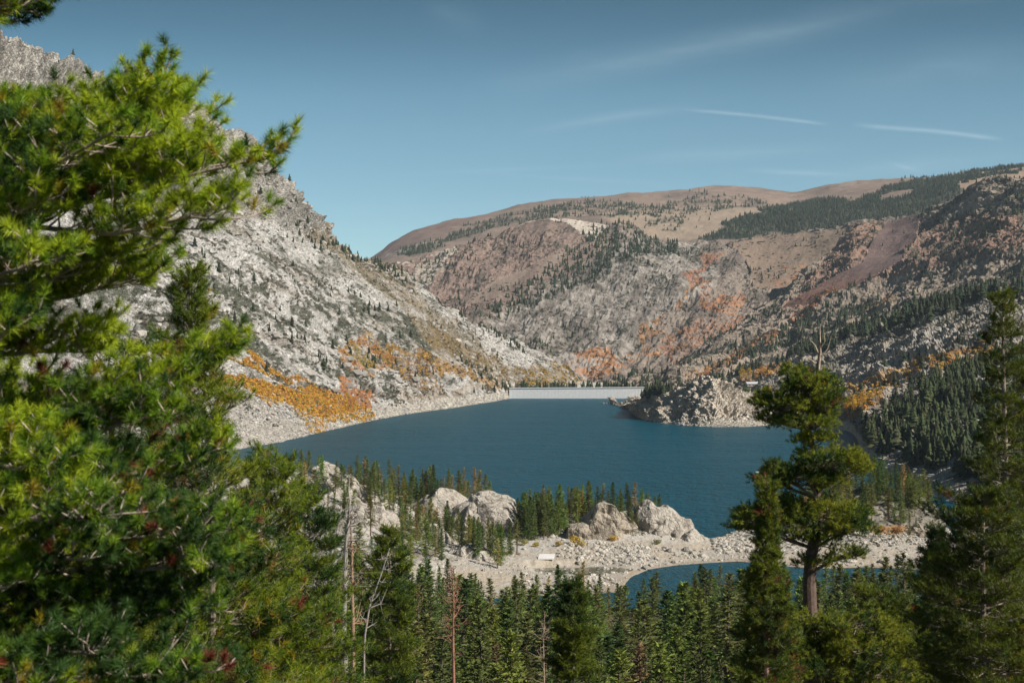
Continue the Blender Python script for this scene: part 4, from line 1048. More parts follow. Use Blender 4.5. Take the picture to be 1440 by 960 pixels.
# foreground forest: belts from the cove shore up towards the viewpoint; last value = height range
n_fg = 0
for (d0, d1, cnt, h0, h1, x0, x1) in [(420, 465, 74, 17, 24, 560, 1480), (365, 420, 76, 17, 24, 480, 1480), (300, 365, 84, 17, 24, 470, 1480), (240, 300, 74, 16, 23, 440, 1480), (185, 240, 60, 15, 21, 430, 1480), (140, 185, 36, 12, 18, 440, 1480), (470, 530, 30, 14, 20, 300, 640)]:
    c_ = 0; tries = 0
    while c_ < cnt and tries < 3000:
        tries += 1
        px_ = random.uniform(x0, x1); d = random.uniform(d0, d1)
        X = try_place(px_, d, 3.5)
        if X is None: continue
        z = float(fg_height(np.array(X), np.array(d))) if d < 470 else float(nearest(PN, px_, CY + (H - 9) * F / d)[2])
        h = random.uniform(h0, h1)
        # keep the view of the beach and cove open: tree tops stay below this line of the photograph
        lim = float(np.interp(px_, [440, 520, 600, 640, 700, 760, 820, 870, 900, 960, 985, 1010, 1050, 1200, 1300, 1400, 1480], [740, 735, 765, 800, 822, 800, 795, 820, 815, 800, 770, 800, 790, 800, 775, 740, 720]))
        zt = H - (lim - CY + random.uniform(0, 1) ** 1.3 * 80 - 8) / F * d
        h = min(h, zt - z)
        if h < 7: placed.pop(); continue
        third = ['below the dead snags', 'below the granite dome', 'below the beach slab', 'below the pond', 'below the cove water', 'beside the young pine', 'below the gnarled pine', 'at lower right'][int(np.searchsorted([560, 690, 780, 860, 1000, 1090, 1230], px_))]
        dep = 'by the cove' if d > 400 else ('midway down' if d > 270 else 'near')
        k = random.choices(range(9), [5, 4, 4, 3, 2, 3.5, 3.5, 2.5, .4])[0]
        place_tree(k, (X, d, z - .3), h, random.uniform(0, 6.28), f'{dep} {third}', 'conifers of the foreground forest')
        c_ += 1; n_fg += 1

# peninsula conifers
pen_zones = [
    ([(395, 668), (500, 690), (560, 720), (540, 760), (470, 740), (420, 700)], 40, 10, 16, 'on the left end of the peninsula'),
    ([(500, 685), (600, 697), (690, 702), (690, 712), (600, 716), (520, 705)], 60, 10, 17, 'on the crest behind the granite dome'),
    ([(560, 720), (640, 745), (660, 790), (600, 790), (560, 770)], 32, 10, 16, 'on the flank left of the granite dome'),
    ([(640, 760), (700, 770), (735, 775), (700, 800), (660, 800)], 26, 9, 15, 'at the foot of the granite dome'),
    ([(722, 738), (790, 735), (800, 752), (740, 762)], 42, 12, 19, 'in the clump left of the pointed boulder'),
    ([(790, 726), (870, 724), (940, 726), (930, 732), (800, 736)], 40, 10, 17, 'on the crest behind the pointed boulder'),
    ([(880, 740), (890, 735), (900, 745), (888, 750)], 3, 9, 12, 'on the slope right of the pointed boulder'),
    ([(1085, 730), (1180, 690), (1280, 690), (1318, 722), (1240, 735), (1100, 762)], 90, 11, 18, 'behind the gnarled pine'),
    ([(1240, 715), (1300, 730), (1330, 760), (1260, 750)], 16, 4, 9, 'beside the grey crag')]
for poly, cnt, h0, h1, place in pen_zones:
    msk = inpoly(PN['px'], PN['py'], poly) & (PN['G'][..., 1] < 700) & (PN['z0'] > 1)
    Q = pick(PN, msk, cnt * 12); c_ = 0
    for q in Q:
        if c_ >= cnt: break
        if any((x - q[0]) ** 2 + (y - q[1]) ** 2 < 2.5 ** 2 for x, y in placed): continue
        placed.append((q[0], q[1])); c_ += 1
        k = random.choices(range(9), [4, 3, 4, 2, 3, 3, 3, 3, .6])[0]
        place_tree(k, tuple(q - C(0, 0, .3)), random.uniform(h0, h1), random.uniform(0, 6.28), place, 'conifers on the peninsula')

SPECS.sort(key=lambda q: -q[2] / q[1][1])
print('conifers in all', len(SPECS))
for q in SPECS[:298]: realise(*q)
rest = SPECS[298:]
if rest:
    tm = []
    for (V0, Q0, C0, V1, C1, h0) in PARR:
        T0 = np.concatenate([Q0[:, [0, 1, 2]], Q0[:, [0, 2, 3]]]); T1 = np.arange(len(V1)).reshape(-1, 3) + len(V0)
        tm.append((np.concatenate([V0, V1]) / h0, np.concatenate([T0, T1]), np.concatenate([C0, C1])))
    hh = np.array([q[2] for q in rest]); Pq = np.array([q[1] for q in rest], float); ww = hh * rng.uniform(.85, 1.2, len(hh))
    scatter('conifer_grove', tm, Pq, np.stack([ww, ww, hh], -1), rng.uniform(0, 6, len(hh)), rng.uniform(.6, 1.3, (len(hh), 1)) * C(1.18, 1.0, .9) * (1 + rng.uniform(-.14, .14, (len(hh), 3))), M_CONE,
            label='the many smaller conifers standing on the peninsula and cove shore', cat='conifers')
ORD = ['leftmost', 'second', 'third', 'fourth', 'fifth', 'sixth', 'seventh', 'eighth', 'ninth', 'tenth', 'eleventh', 'twelfth']
by = {}
for e in ALLT: by.setdefault(e['label'], []).append(e)
for lb, es in by.items():
    if len(es) < 2: continue
    es.sort(key=lambda e: e.location.x / e.location.y)
    for i, e in enumerate(es):
        e['label'] = (('leftmost ' if i == 0 else 'rightmost ' if i == len(es) - 1 else ORD[min(i, 11)] + ' from left, ') + lb)

# yellow willow bushes on the peninsula (countable)
def leafy(name, loc, rad, h, base, n, label, cat, group, seed, trunk=True):
    r_ = np.random.default_rng(seed); e = empty(name, loc); tag(e, label, cat, group)
    d = r_.normal(size=(n, 3)); d /= np.linalg.norm(d, axis=1, keepdims=True); rr_ = r_.uniform(.3, 1, (n, 1)) ** .5
    lump = 1 + .35 * fbm(d * 1.6, 2, .5, seed)
    c = d * rr_ * lump[:, None] * C(rad, rad, h * .42) + C(0, 0, h * .56)
    a = r_.normal(size=(n, 3)); a /= np.linalg.norm(a, axis=1, keepdims=True); b_ = np.cross(a, d); b_ /= np.linalg.norm(b_, axis=1, keepdims=True) + 1e-6
    s_ = r_.uniform(.12, .3, (n, 1)) * (.5 + rad * .28)
    V = np.stack([c + a * s_, c - a * s_ * .5 + b_ * s_ * .8, c - a * s_ * .5 - b_ * s_ * .8], 1).reshape(-1, 3)
    col = np.repeat(np.array(base) * r_.uniform(.65, 1.25, (n, 1)), 3, 0)
    mesh_from('crown', V, np.arange(len(V)).reshape(-1, 3), M_STUFF, e, col)
    mb = MB(); mb.tube([(0, 0, -.3), (.05, 0, h * .4), (0, .1, h * .85)], [.05 + .01 * h, .04 + .006 * h, .02], 5, (.4, .38, .33))
    for j in range(4):
        a_ = j * 1.6; mb.tube([(0, 0, h * .25), (math.cos(a_) * rad * .6, math.sin(a_) * rad * .6, h * .6)], [.04, .01], 4, (.4, .38, .33))
    mb.build('trunk', M_BARK, e)
    return e


for i, (px_, py_, r_0, cc_, lb) in enumerate([
    (808, 764, 2.6, (.50, .33, .03), 'bright yellow willow bush left of the pointed boulder'), (818, 768, 2.0, (.40, .30, .05), 'pale yellow green bush touching the bright yellow willow'),
    (863, 760, 1.8, (.50, .30, .03), 'small golden bush at the right foot of the pointed boulder'), (786, 768, 1.7, (.36, .24, .05), 'dull tan bush left of the yellow willow'),
    (754, 768, 1.5, (.38, .30, .05), 'small yellow bush at the left end of the beach rocks'), (738, 766, 1.9, (.30, .27, .07), 'olive yellow bush right of the granite dome'),
    (1240, 748, 2.0, (.38, .16, .04), 'rust orange bush on the right headland below the crag'), (1262, 750, 2.2, (.30, .15, .05), 'brownish orange bush beside the rust orange one'), (924, 765, 1.6, (.14, .15, .05), 'small green bush on the rocks above the beach')]):
    p = on_pen(px_, py_); p[2] -= .2; leafy('willow_bush', tuple(p), r_0, r_0 * 1.5, cc_, 420, lb, 'bush', 'autumn bushes on the peninsula', 40 + i)

asp = [(1044, 534, 5.2, 19, (.55, .33, .03), 'tall golden yellow aspen behind the knoll'), (1053, 532, 4.4, 17, (.52, .30, .03), 'golden aspen just right of the tallest golden one'),
       (1072, 528, 4.5, 16, (.52, .22, .025), 'orange aspen left in the orange row behind the lodge'), (1080, 526, 4.8, 17, (.52, .20, .025), 'second orange aspen of the row behind the lodge'), (1089, 524, 4.5, 16, (.50, .20, .03), 'third orange aspen of the row behind the lodge'),
       (1040, 548, 4.5, 9, (.12, .19, .035), 'round bright green bushy tree beside the lodge'), (1050, 552, 4.5, 8, (.11, .17, .035), 'low green bushy tree right of the round green one'),
       (1030, 548, 4, 8, (.16, .2, .04), 'yellow green bushy tree on the shoulder of the knoll'), (1081, 553, 3.6, 10, (.50, .21, .03), 'small orange aspen half hidden by the gnarled pine'),
       (1191, 583, 3.8, 14, (.60, .29, .035), 'orange aspen left in the row above the right shore'), (1200, 578, 3.8, 15, (.62, .36, .04), 'yellow orange aspen second in the row above the right shore'), (1212, 575, 4.0, 16, (.64, .34, .04), 'tallest orange aspen above the right shore'),
       (1224, 572, 3.4, 13, (.45, .24, .04), 'dull orange aspen right of the tallest one above the shore'), (1236, 566, 3.4, 12, (.50, .26, .03), 'small orange aspen at the right end of the shore row'), (1186, 592, 3.5, 9, (.30, .19, .10), 'pinkish brown bare shrub at the right shoreline'), (1205, 592, 4, 9, (.30, .18, .09), 'tan leafless shrub beside the pinkish shoreline one')]
for i, (px_, py_, r_0, hh, cc_, lb) in enumerate(asp):
    p = nearest(RN, px_, py_); p[2] -= .4; leafy('aspen', tuple(p), r_0 * 1.25, hh * 1.15, cc_, 800, lb, 'aspen', 'autumn aspens by the far shore', 90 + i)

# ------------------------------------------------------------------ pines with real needles
def tufts(P, Dr, size, n, width, col, r_, spread=(8, 88)):
    """bottle-brush shoots: P, Dr (m,3); returns V, C"""
    m_ = len(P)
    Dr = Dr / (np.linalg.norm(Dr, axis=1, keepdims=True) + 1e-9)
    a = np.cross(Dr, r_.normal(size=(m_, 3))); a /= np.linalg.norm(a, axis=1, keepdims=True) + 1e-9; b_ = np.cross(Dr, a)
    ph = r_.uniform(0, 2 * np.pi, (m_, n)); al = np.radians(r_.uniform(spread[0], spread[1], (m_, n)))
    u = r_.uniform(-.28, .16, (m_, n)); sz = np.asarray(size).reshape(-1, 1) * np.ones((m_, n))
    al = al * (1 - .45 * (u + .1)).clip(.3, 1.2)
    base = P[:, None] + Dr[:, None] * (u * sz)[..., None]
    dn = Dr[:, None] * np.cos(al)[..., None] + (a[:, None] * np.cos(ph)[..., None] + b_[:, None] * np.sin(ph)[..., None]) * np.sin(al)[..., None]
    ln = sz * r_.uniform(.36, .58, (m_, n)); tip = base + dn * ln[..., None]
    s_ = np.cross(dn, r_.normal(size=(m_, n, 3))); s_ /= np.linalg.norm(s_, axis=-1, keepdims=True) + 1e-9
    wv = np.asarray(width) * .5
    V = np.stack([base + s_ * wv, base - s_ * wv, tip], 2).reshape(-1, 3)
    c = np.repeat((col[:, None] * r_.uniform(.75, 1.25, (m_, n, 1))).reshape(-1, 3), 3, 0)
    return V, c


GREEN = C(.19, .31, .018); YGREEN = C(.43, .50, .02); DGREEN = C(.045, .10, .018); OCHRE = C(.55, .33, .03); RUST = C(.22, .055, .03)


def limb(start, end, r0, r_, nsub=14, sublen=.9, twig=.2, step=.13, bend=.12, upcurl=.35, t0=.25, wood=(.30, .24, .19), flat=.5):
    """one living branch: returns MB of wood, tuft positions and directions"""
    start, end = np.array(start, float), np.array(end, float); ln = np.linalg.norm(end - start)
    n = 12; t_ = np.linspace(0, 1, n)[:, None]
    wob = np.cumsum(r_.normal(0, 1, (n, 3)), 0) * ln * .012
    pts = start * (1 - t_) + end * t_ + wob * t_ + C(0, 0, -bend * ln) * np.sin(np.pi * t_)
    mb = MB(); mb.tube(pts, np.linspace(r0, r0 * .22, n), 6, wood)
    D0 = (end - start) / ln; side = np.cross(D0, C(0, 0, 1)); side /= np.linalg.norm(side) + 1e-9
    TP, TD = [], []
    for i in range(nsub):
        t1 = t0 + (1 - t0) * (i + r_.uniform(.1, .9)) / nsub
        j = t1 * (n - 1); k = int(min(j, n - 2)); p0 = pts[k] * (1 - (j - k)) + pts[k + 1] * (j - k)
        sg = 1 if i % 2 else -1
        d = D0 * r_.uniform(.45, 1.0) + side * sg * r_.uniform(.35, 1.0) + C(0, 0, r_.uniform(-.25, .6) * flat)
        d /= np.linalg.norm(d); sl_ = sublen * (1.15 - .6 * t1) * r_.uniform(.6, 1.15)
        m_ = max(4, int(sl_ / step)); u = np.linspace(0, 1, m_)[:, None]
        sp = p0 + d * sl_ * u + C(0, 0, upcurl * sl_ * .5) * u ** 2 + np.cumsum(r_.normal(0, .012, (m_, 3)), 0)
        mb.tube(sp, np.linspace(r0 * .26 * (1.1 - t1 * .6), .005, m_), 4, wood)
        s2 = np.cross(d, C(0, 0, 1)); s2 /= np.linalg.norm(s2) + 1e-9
        for q in range(1, m_):
            if q < m_ * .25: continue
            for sg2 in (-1, 1):
                if r_.uniform() < .12: continue
                dd = d * r_.uniform(.3, .9) + s2 * sg2 * r_.uniform(.3, 1.) + C(0, 0, r_.uniform(-.05, .9))
                dd /= np.linalg.norm(dd); tl = twig * r_.uniform(.6, 1.3)
                e_ = sp[q] + dd * tl + C(0, 0, .03)
                mb.tube([sp[q], e_], [.006, .004], 3, wood)
                TP.append(e_); TD.append(dd + C(0, 0, .25))
        TP.append(sp[-1]); TD.append(d + C(0, 0, .4))
    TP.append(pts[-1]); TD.append(D0 + C(0, 0, .3))
    return mb, np.array(TP), np.array(TD)


def tuft_colors(P, r_, a=GREEN, b_=YGREEN, rust=.04, sc_=.8, dk=DGREEN):
    n = fbm(P * sc_, 3, .6, 9.); t_ = smst(n + r_.normal(0, .38, len(P)), -.75, .5)
    c = mix(mix(np.broadcast_to(dk, P.shape), a, smst(t_, 0, .5)), b_, smst(t_, .5, 1.0) * .8)
    k = (fbm(P * 1.7, 2, .5, 33.) + r_.normal(0, .25, len(P))) > np.quantile(fbm(P * 1.7, 2, .5, 33.), 1 - rust) + .22
    c = np.where(k[:, None], RUST * r_.uniform(.7, 1.4, (len(P), 1)), c)
    oc_ = r_.uniform(size=len(P)) < rust * .8
    c = np.where(oc_[:, None], c * .4 + OCHRE * .5, c)
    return c


def W(px, py, d): return unproj(np.array(float(px)), np.array(float(py)), float(d))


# --- the big blurred pine on the left edge
r_ = np.random.default_rng(3)
TX, TY = -5.3, 11.0
zg = float(fg_height(np.array(TX), np.array(TY)))
root = empty('pine_tree', (TX, TY, zg)); tag(root, 'big near yellow green pine filling the left edge, slightly out of focus', 'pine tree')
o0 = C(TX, TY, zg)
mb = MB(); zz = np.linspace(-.6, 13.0, 16); tp = np.stack([.12 * np.sin(zz * .5), .1 * np.cos(zz * .4), zz], -1); mb.tube(tp, np.linspace(.30, .08, 16), 10, (.22, .16, .12)); mb.build('trunk', M_BARK, root, True)
LIMBS = [(240, 150, 9.8, 270, .8), (262, 215, 9.9, 280, .8), (215, 190, 10.4, 270, .8), (325, 262, 9.9, 300, .7), (295, 660, 9.9, 660, .7), (240, 880, 9.6, 870, .8), (285, 830, 10, 830, .7),   # tip px, py, depth; start py offset at the trunk; sub-branch length
    (95, 30, 10.0, 20, .6), (40, 15, 9.0, 10, .5), (60, 150, 11, 180, .55), (225, 112, 10.2, 250, .8), (285, 165, 9.8, 280, .85), (372, 228, 9.6, 290, .85), (300, 262, 9.4, 300, .9), (190, 205, 9.0, 290, .9), (120, 330, 9.2, 350, .8),
    (262, 352, 10.2, 430, .75), (215, 392, 10.6, 440, .75), (110, 395, 9.4, 440, .8), (170, 460, 10.6, 500, .8), (60, 480, 9.3, 500, .75), (345, 528, 9.8, 585, .75), (290, 560, 9.6, 590, .7), (150, 560, 9.0, 580, .8), (240, 640, 9.6, 640, .8),
    (300, 715, 9.6, 690, .85), (295, 770, 9.4, 760, .8), (190, 690, 8.8, 680, .9), (90, 640, 9.6, 640, .8), (120, 760, 9.0, 770, .85), (210, 830, 10.8, 820, .8), (60, 830, 9.0, 840, .8), (300, 925, 9.5, 900, .9), (190, 900, 9.0, 900, .9), (80, 930, 8.8, 930, .8), (250, 985, 9.2, 960, .8),
    (30, 300, 12.5, 330, .9), (60, 560, 12.5, 560, .9), (100, 700, 12.5, 700, .9), (150, 400, 12.2, 420, .9), (40, 900, 12.5, 900, .9), (120, 850, 12.2, 850, .9), (20, 200, 12.5, 220, .9), (160, 250, 11.8, 260, .9)]
tot = 0
for (ex, ey, ed, sy, sl_) in LIMBS:
    end = W(ex - 30, ey + 6, ed); st = C(TX, TY, H - (sy - CY) / F * TY) + r_.normal(0, .05, 3)
    mbw, TP, TD = limb(st, end, .040, r_, nsub=34, sublen=sl_ * .62, twig=.11, step=.085, bend=.05, t0=.40, flat=1.2, wood=(.40, .32, .26))
    tot += len(TP)
    mbw.V = [v - o0 for v in mbw.V]
    br = mbw.build('branch', M_BARK, root, True)
    V, c = tufts(TP, TD, r_.uniform(.13, .19, len(TP)), 100, .0052, tuft_colors(TP, r_, rust=.05), r_)
    mesh_from('foliage', V - o0, np.arange(len(V)).reshape(-1, 3), M_NEEDLE, br, c)
print('near pine tufts', tot)


def full_pine(name, px, ytop, d, base_d_z, prof, seed, label, nl=60, tuft=.2, nn=16, wid=.012, cols=None, rust=.03, h_extra=0, twig=.25, step=.3, toplean=0.0, group=None, trunk_r=.2, deadtop=0.0, dens=1.0, t0=.2, sub=6, x_off=0, wood=(.24, .19, .15)):
    """conical pine whose top stands at pixel (px, ytop) at distance d; prof = [(metres below the top, branch length m)]"""
    r_ = np.random.default_rng(seed)
    top_ = W(px, ytop, d); X, Y = top_[0], top_[1]; zb = float(fg_height(np.array(X), np.array(Y))) - .3
    h = top_[2] - zb
    root = empty(name, (X - x_off, Y, zb)); tag(root, label, 'pine tree', group); o0 = C(X - x_off, Y, zb)
    zz = np.linspace(0, h, 14); tp = np.stack([x_off * (zz / h) ** 1.5 - 0 * zz, .15 * np.sin(zz * .6), zz], -1)
    mb = MB(); mb.tube(tp, trunk_r * (1 - zz / h) ** .8 + .018, 8, wood); TPs, TDs = [], []
    pr = np.array(prof, float); low = pr[-1, 0]
    for i in range(nl):
        dz = low * ((i + r_.uniform()) / nl) ** .85
        if dz > h - .3 or dz < .12: continue
        ln = max(.12, np.interp(dz, pr[:, 0], pr[:, 1]) * .92 - .12) * r_.uniform(.45, 1.25)
        if dz < deadtop:
            a = r_.uniform(0, 6.28); p0 = np.array([np.interp(h - dz, zz, tp[:, 0]), np.interp(h - dz, zz, tp[:, 1]), h - dz]) + o0
            mb.tube([p0 - o0, p0 - o0 + C(math.cos(a), math.sin(a), .5) * ln * .6], [.018, .005], 4, wood); continue
        a = i * 2.4 + r_.normal(0, .3); p0 = np.array([np.interp(h - dz, zz, tp[:, 0]), np.interp(h - dz, zz, tp[:, 1]), h - dz]) + o0
        rise = np.interp(dz, [0, low * .4, low], [.8, .25, .0]) + r_.normal(0, .12)
        e_ = p0 + C(math.cos(a), math.sin(a), rise) * ln
        mbw, TP, TD = limb(p0, e_, .02 + .012 * ln, r_, nsub=max(4, int(sub * dens * (ln / 1.6 + .4))), sublen=.42 * ln + .18, twig=twig, step=step, bend=.06, t0=t0, wood=wood)
        mb.V += [v - o0 for v in mbw.V]; mb.C += mbw.C; mb.Q += [q + mb.n for q in mbw.Q]; mb.n += mbw.n
        TPs.append(TP); TDs.append(TD)
    TP = np.concatenate(TPs); TD = np.concatenate(TDs)
    mb.build('trunk', M_BARK, root, False)
    a, b_, dk = cols or MG
    V, c = tufts(TP, TD, r_.uniform(tuft * 1.15, tuft * 1.7, len(TP)), int(nn * 1.5), wid * 1.25, tuft_colors(TP, r_, a, b_, rust, .45, dk), r_)
    mesh_from('crown', V - o0, np.arange(len(V)).reshape(-1, 3), M_NEEDLE, root, c)
    print(label, len(TP), 'h', round(h, 1))
    return root


MG = (C(.12, .175, .018), C(.25, .29, .02), C(.045, .085, .016))
full_pine('pine_tree', 268, 386, 30, 0, [(0, .2), (1.0, .5), (2.5, .9), (4, 1.4), (6, 2.0), (8.5, 2.4), (12, 2.4)], 21, 'dark green pine with rusty cones and pointed top behind the near pine', 130, .22, 26, .009, MG, .05, step=.2, sub=8)
full_pine('pine_tree', 375, 640, 34, 0, [(0, .4), (1.0, .9), (2.5, 1.4), (5, 1.8), (8, 2.0)], 22, 'bright green pine below the pointed dark one at the lower left', 80, .24, 24, .010, (GREEN * .55, YGREEN * .55, DGREEN * .8), .03, step=.22, sub=8)
full_pine('pine_tree', 150, 500, 22, 0, [(0, .5), (1.0, .9), (2.5, 1.4), (5, 1.8), (8, 2.0)], 23, 'shaded dark pine seen through gaps in the near pine', 70, .22, 20, .009, (MG[0] * .8, MG[1] * .7, MG[2]), .02, step=.22, sub=8)
full_pine('pine_tree', 300, 720, 24, 0, [(0, .4), (1.0, 1.0), (2.5, 1.5), (5, 1.9)], 24, 'spreading green pine at the bottom left corner', 60, .22, 26, .009, (GREEN * .5, YGREEN * .5, DGREEN * .8), .04, step=.2, sub=8)
full_pine('pine_tree', 430, 690, 62, 0, [(0, .4), (1.5, 1.1), (4, 2.0), (8, 2.8), (12, 3.0)], 25, 'olive green pine just left of the bare dead snags', 80, .34, 14, .02, (GREEN * .5, YGREEN * .45, DGREEN * .8), .01, step=.32, twig=.35, sub=8)
full_pine('pine_tree', 1412, 416, 52, 0, [(0, .2), (1.0, .5), (3, .9), (6, 1.7), (9, 2.6), (13, 3.2), (18, 3.2)], 26, 'tall dark pine at the right edge rising above the hillside', 120, .26, 18, .014, (MG[0] * .55, MG[1] * .5, MG[2] * .8), .01, step=.28, twig=.3, sub=7, trunk_r=.26)  # needle palette dimmed: the unlit, near-silhouette look is painted into the colour
full_pine('pine_tree', 1452, 520, 60, 0, [(0, .3), (1.0, .8), (3, 1.5), (6, 2.2), (12, 3.0)], 27, 'second dark pine at the right edge, partly outside the picture', 90, .28, 16, .016, (MG[0] * .5, MG[1] * .45, MG[2] * .8), .01, step=.3, twig=.3, sub=7)  # palette dimmed likewise, shade put into the needle colours
full_pine('pine_tree', 1078, 676, 46, 0, [(0, .02), (1.0, .15), (2.0, .32), (3, .5), (4.5, .8), (8, 1.4)], 28, 'young bright green pine standing just before the gnarled pine', 120, .20, 18, .011, (MG[0] * .75, MG[1] * .8, MG[2]), .05, step=.24, sub=10, wood=(.22, .14, .10))
full_pine('pine_tree', 1316, 742, 70, 0, [(0, .1), (1.5, .5), (3, 1.0), (6, 1.9), (9, 2.3)], 29, 'dark pine with narrow tip at the lower right', 80, .34, 14, .02, (MG[0] * .6, MG[1] * .55, MG[2] * .8), .01, step=.34, twig=.35, sub=8)
full_pine('pine_tree', 1240, 838, 58, 0, [(0, .6), (1.5, 1.5), (3, 2.2), (6, 2.6)], 30, 'broad dark green pine right of the gnarled trunk', 80, .30, 14, .018, (MG[0] * .7, MG[1] * .65, MG[2] * .8), .01, step=.32, twig=.32, sub=8)
full_pine('pine_tree', 1385, 700, 40, 0, [(0, .4), (1.5, 1.2), (3, 1.7), (6, 2.2)], 31, 'dark leafy pine in the bottom right corner', 80, .24, 18, .012, (MG[0] * .55, MG[1] * .5, MG[2] * .8), .01, step=.26, sub=8)  # needles darkened in colour to look unlit, like the other edge pines
full_pine('pine_tree', 548, 742, 105, 0, [(0, .2), (2, .9), (4, 1.6), (8, 2.2), (12, 2.4)], 32, 'open branched olive pine right of the dead snags', 60, .5, 12, .035, (MG[0] * .8, MG[1] * .7, MG[2]), .0, step=.5, twig=.5, sub=7)
full_pine('pine_tree', 806, 822, 120, 0, [(0, .4), (2, 1.2), (4, 1.8), (8, 2.3)], 33, 'loose rounded pine with visible grey limbs at the bottom centre', 60, .5, 12, .035, (MG[0] * .75, MG[1] * .65, MG[2]), .0, step=.5, twig=.5, sub=7)

# --- gnarled pine with layered plates
r_ = np.random.default_rng(8)
GD = 50.0
zb = float(fg_height(np.array((1140 - CX) / F * GD), np.array(GD))) - .4
gb = W(1140, 960, GD); o0 = C(gb[0], GD, zb)
root = empty('pine_tree', tuple(o0)); tag(root, 'gnarled old pine with flat foliage plates and a dead forked top', 'pine tree')
tpx = [(1138, None), (1142, 960), (1140, 880), (1138, 820), (1140, 790), (1146, 750), (1150, 700), (1146, 650), (1140, 615), (1136, 590), (1143, 560), (1150, 520), (1153, 495), (1152, 470)]
TPp = []
for i, (x, y) in enumerate(tpx):
    TPp.append(C((x - CX) / F * GD, GD, zb) if y is None else W(x, y, GD + .1 * math.sin(i)))
TPp = np.array(TPp); tr_r = np.interp(np.linspace(0, 1, len(tpx)), [0, .3, .38, .5, .6, .8, 1], [.27, .23, .17, .11, .09, .05, .02])
mb = MB(); mb.tube(TPp - o0, tr_r, 12, (.13, .09, .07))
tops = MB()
for (x0, y0, x1, y1, x2, y2) in [(1152, 500, 1146, 485, 1138, 476), (1153, 505, 1164, 490, 1170, 470), (1153, 490, 1160, 480, 1158, 462), (1151, 515, 1140, 505, 1130, 502), (1152, 500, 1165, 497, 1176, 488)]:
    tops.tube(np.array([W(x0, y0, GD), W(x1, y1, GD - .1), W(x2, y2, GD - .2)]) - o0, [.035, .02, .008], 5, (.46, .37, .27))
tops.tube(np.array([W(1150, 520, GD), W(1153, 495, GD), W(1153, 462, GD)]) - o0, [.075, .055, .012], 6, (.46, .37, .27))
tops.build('dead_top', M_BARK, root)
LOB = [(1145, 612, 24, 10, 640, 60), (1152, 782, 24, 8, 810, 40), (1150, 575, 24, 16, 600, 70),  # centre px, py, half width px, half height px, trunk attach py, tufts
    (1102, 560, 40, 24, 600, 150), (1140, 535, 34, 26, 560, 150), (1160, 560, 22, 22, 590, 80), (1128, 590, 36, 14, 610, 90), (1118, 520, 18, 12, 550, 40), (1088, 585, 22, 10, 605, 40),
    (1108, 660, 36, 17, 700, 130), (1165, 640, 44, 22, 680, 170), (1190, 655, 28, 14, 690, 80), (1140, 668, 34, 12, 700, 90), (1090, 672, 18, 10, 700, 40),
    (1120, 712, 34, 22, 760, 150), (1078, 722, 42, 20, 770, 150), (1175, 715, 44, 24, 765, 190), (1200, 735, 26, 14, 770, 80), (1150, 750, 30, 12, 790, 70), (1052, 735, 20, 12, 770, 40),
    (1190, 775, 22, 9, 805, 40), (1145, 872, 34, 16, 880, 110), (1205, 875, 50, 20, 880, 150), (1180, 900, 50, 24, 900, 190), (1095, 900, 36, 22, 900, 120), (1220, 905, 55, 26, 920, 190), (1150, 930, 60, 26, 940, 190), (1090, 940, 50, 24, 950, 150), (1250, 945, 50, 25, 950, 150)]
TPs, TDs = [], []
for (cx_, cy_, hw_, hh_, ay, n) in LOB:
    dd_ = GD + r_.uniform(-1, .6) - (1.1 if cy_ > 860 else 0); c0 = W(cx_, cy_ + hh_ * .35, dd_); sx, sz_ = 1.08 * hw_ / F * GD, 1.28 * hh_ / F * GD
    zt_ = H - (ay - CY) / F * GD; k = np.argmin(np.abs(TPp[:, 2] - zt_)); p0 = TPp[k] * 1.0; p0[2] = zt_; p0[0] = np.interp(zt_, TPp[:, 2], TPp[:, 0])
    mid_ = (p0 + c0) / 2 + C(0, 0, -.12) + r_.normal(0, .08, 3)
    t_ = np.linspace(0, 1, 8)[:, None]; bp_ = (1 - t_) ** 2 * p0 + 2 * t_ * (1 - t_) * mid_ + t_ ** 2 * c0
    mb.tube(bp_ - o0, np.linspace(.07, .03, 8), 6, (.22, .17, .13))
    n = int(n * 3.6)
    nsb = max(10, n // 9)
    for s in range(nsb):
        th_ = r_.uniform(0, 6.28); rr_ = r_.uniform(.35, 1) ** .6 * (1.35 if r_.uniform() < .14 else 1.0)
        e_ = c0 + C(math.cos(th_) * sx * rr_, math.sin(th_) * sx * .8 * rr_, sz_ * (1.1 - .9 * rr_ ** 2) * r_.uniform(.2, 1.1) - .1 * sz_)
        q_ = bp_[r_.integers(4, 8)]; m2 = (q_ + e_) / 2 + C(0, 0, -.1 * sx) + r_.normal(0, .05, 3)
        mb.tube(np.array([q_, m2, e_]) - o0, [.025, .016, .008], 4, (.22, .17, .13))
        for _ in range(n // nsb):
            dv = r_.normal(size=3) * C(.13, .13, .10); tp_ = e_ + dv; dn_ = dv * 2 + (e_ - q_) * .4 + C(0, 0, .35)
            TPs.append(tp_); TDs.append(dn_)
TP = np.array(TPs); TD = np.array(TDs)
mb.build('trunk', M_BARK, root)
V, c = tufts(TP, TD, r_.uniform(.22, .34, len(TP)), 28, .016, tuft_colors(TP, r_, C(.13, .17, .02), C(.32, .33, .03), .002, 1.1, C(.05, .095, .018)), r_)
mesh_from('crown', V - o0, np.arange(len(V)).reshape(-1, 3), M_NEEDLE, root, c)


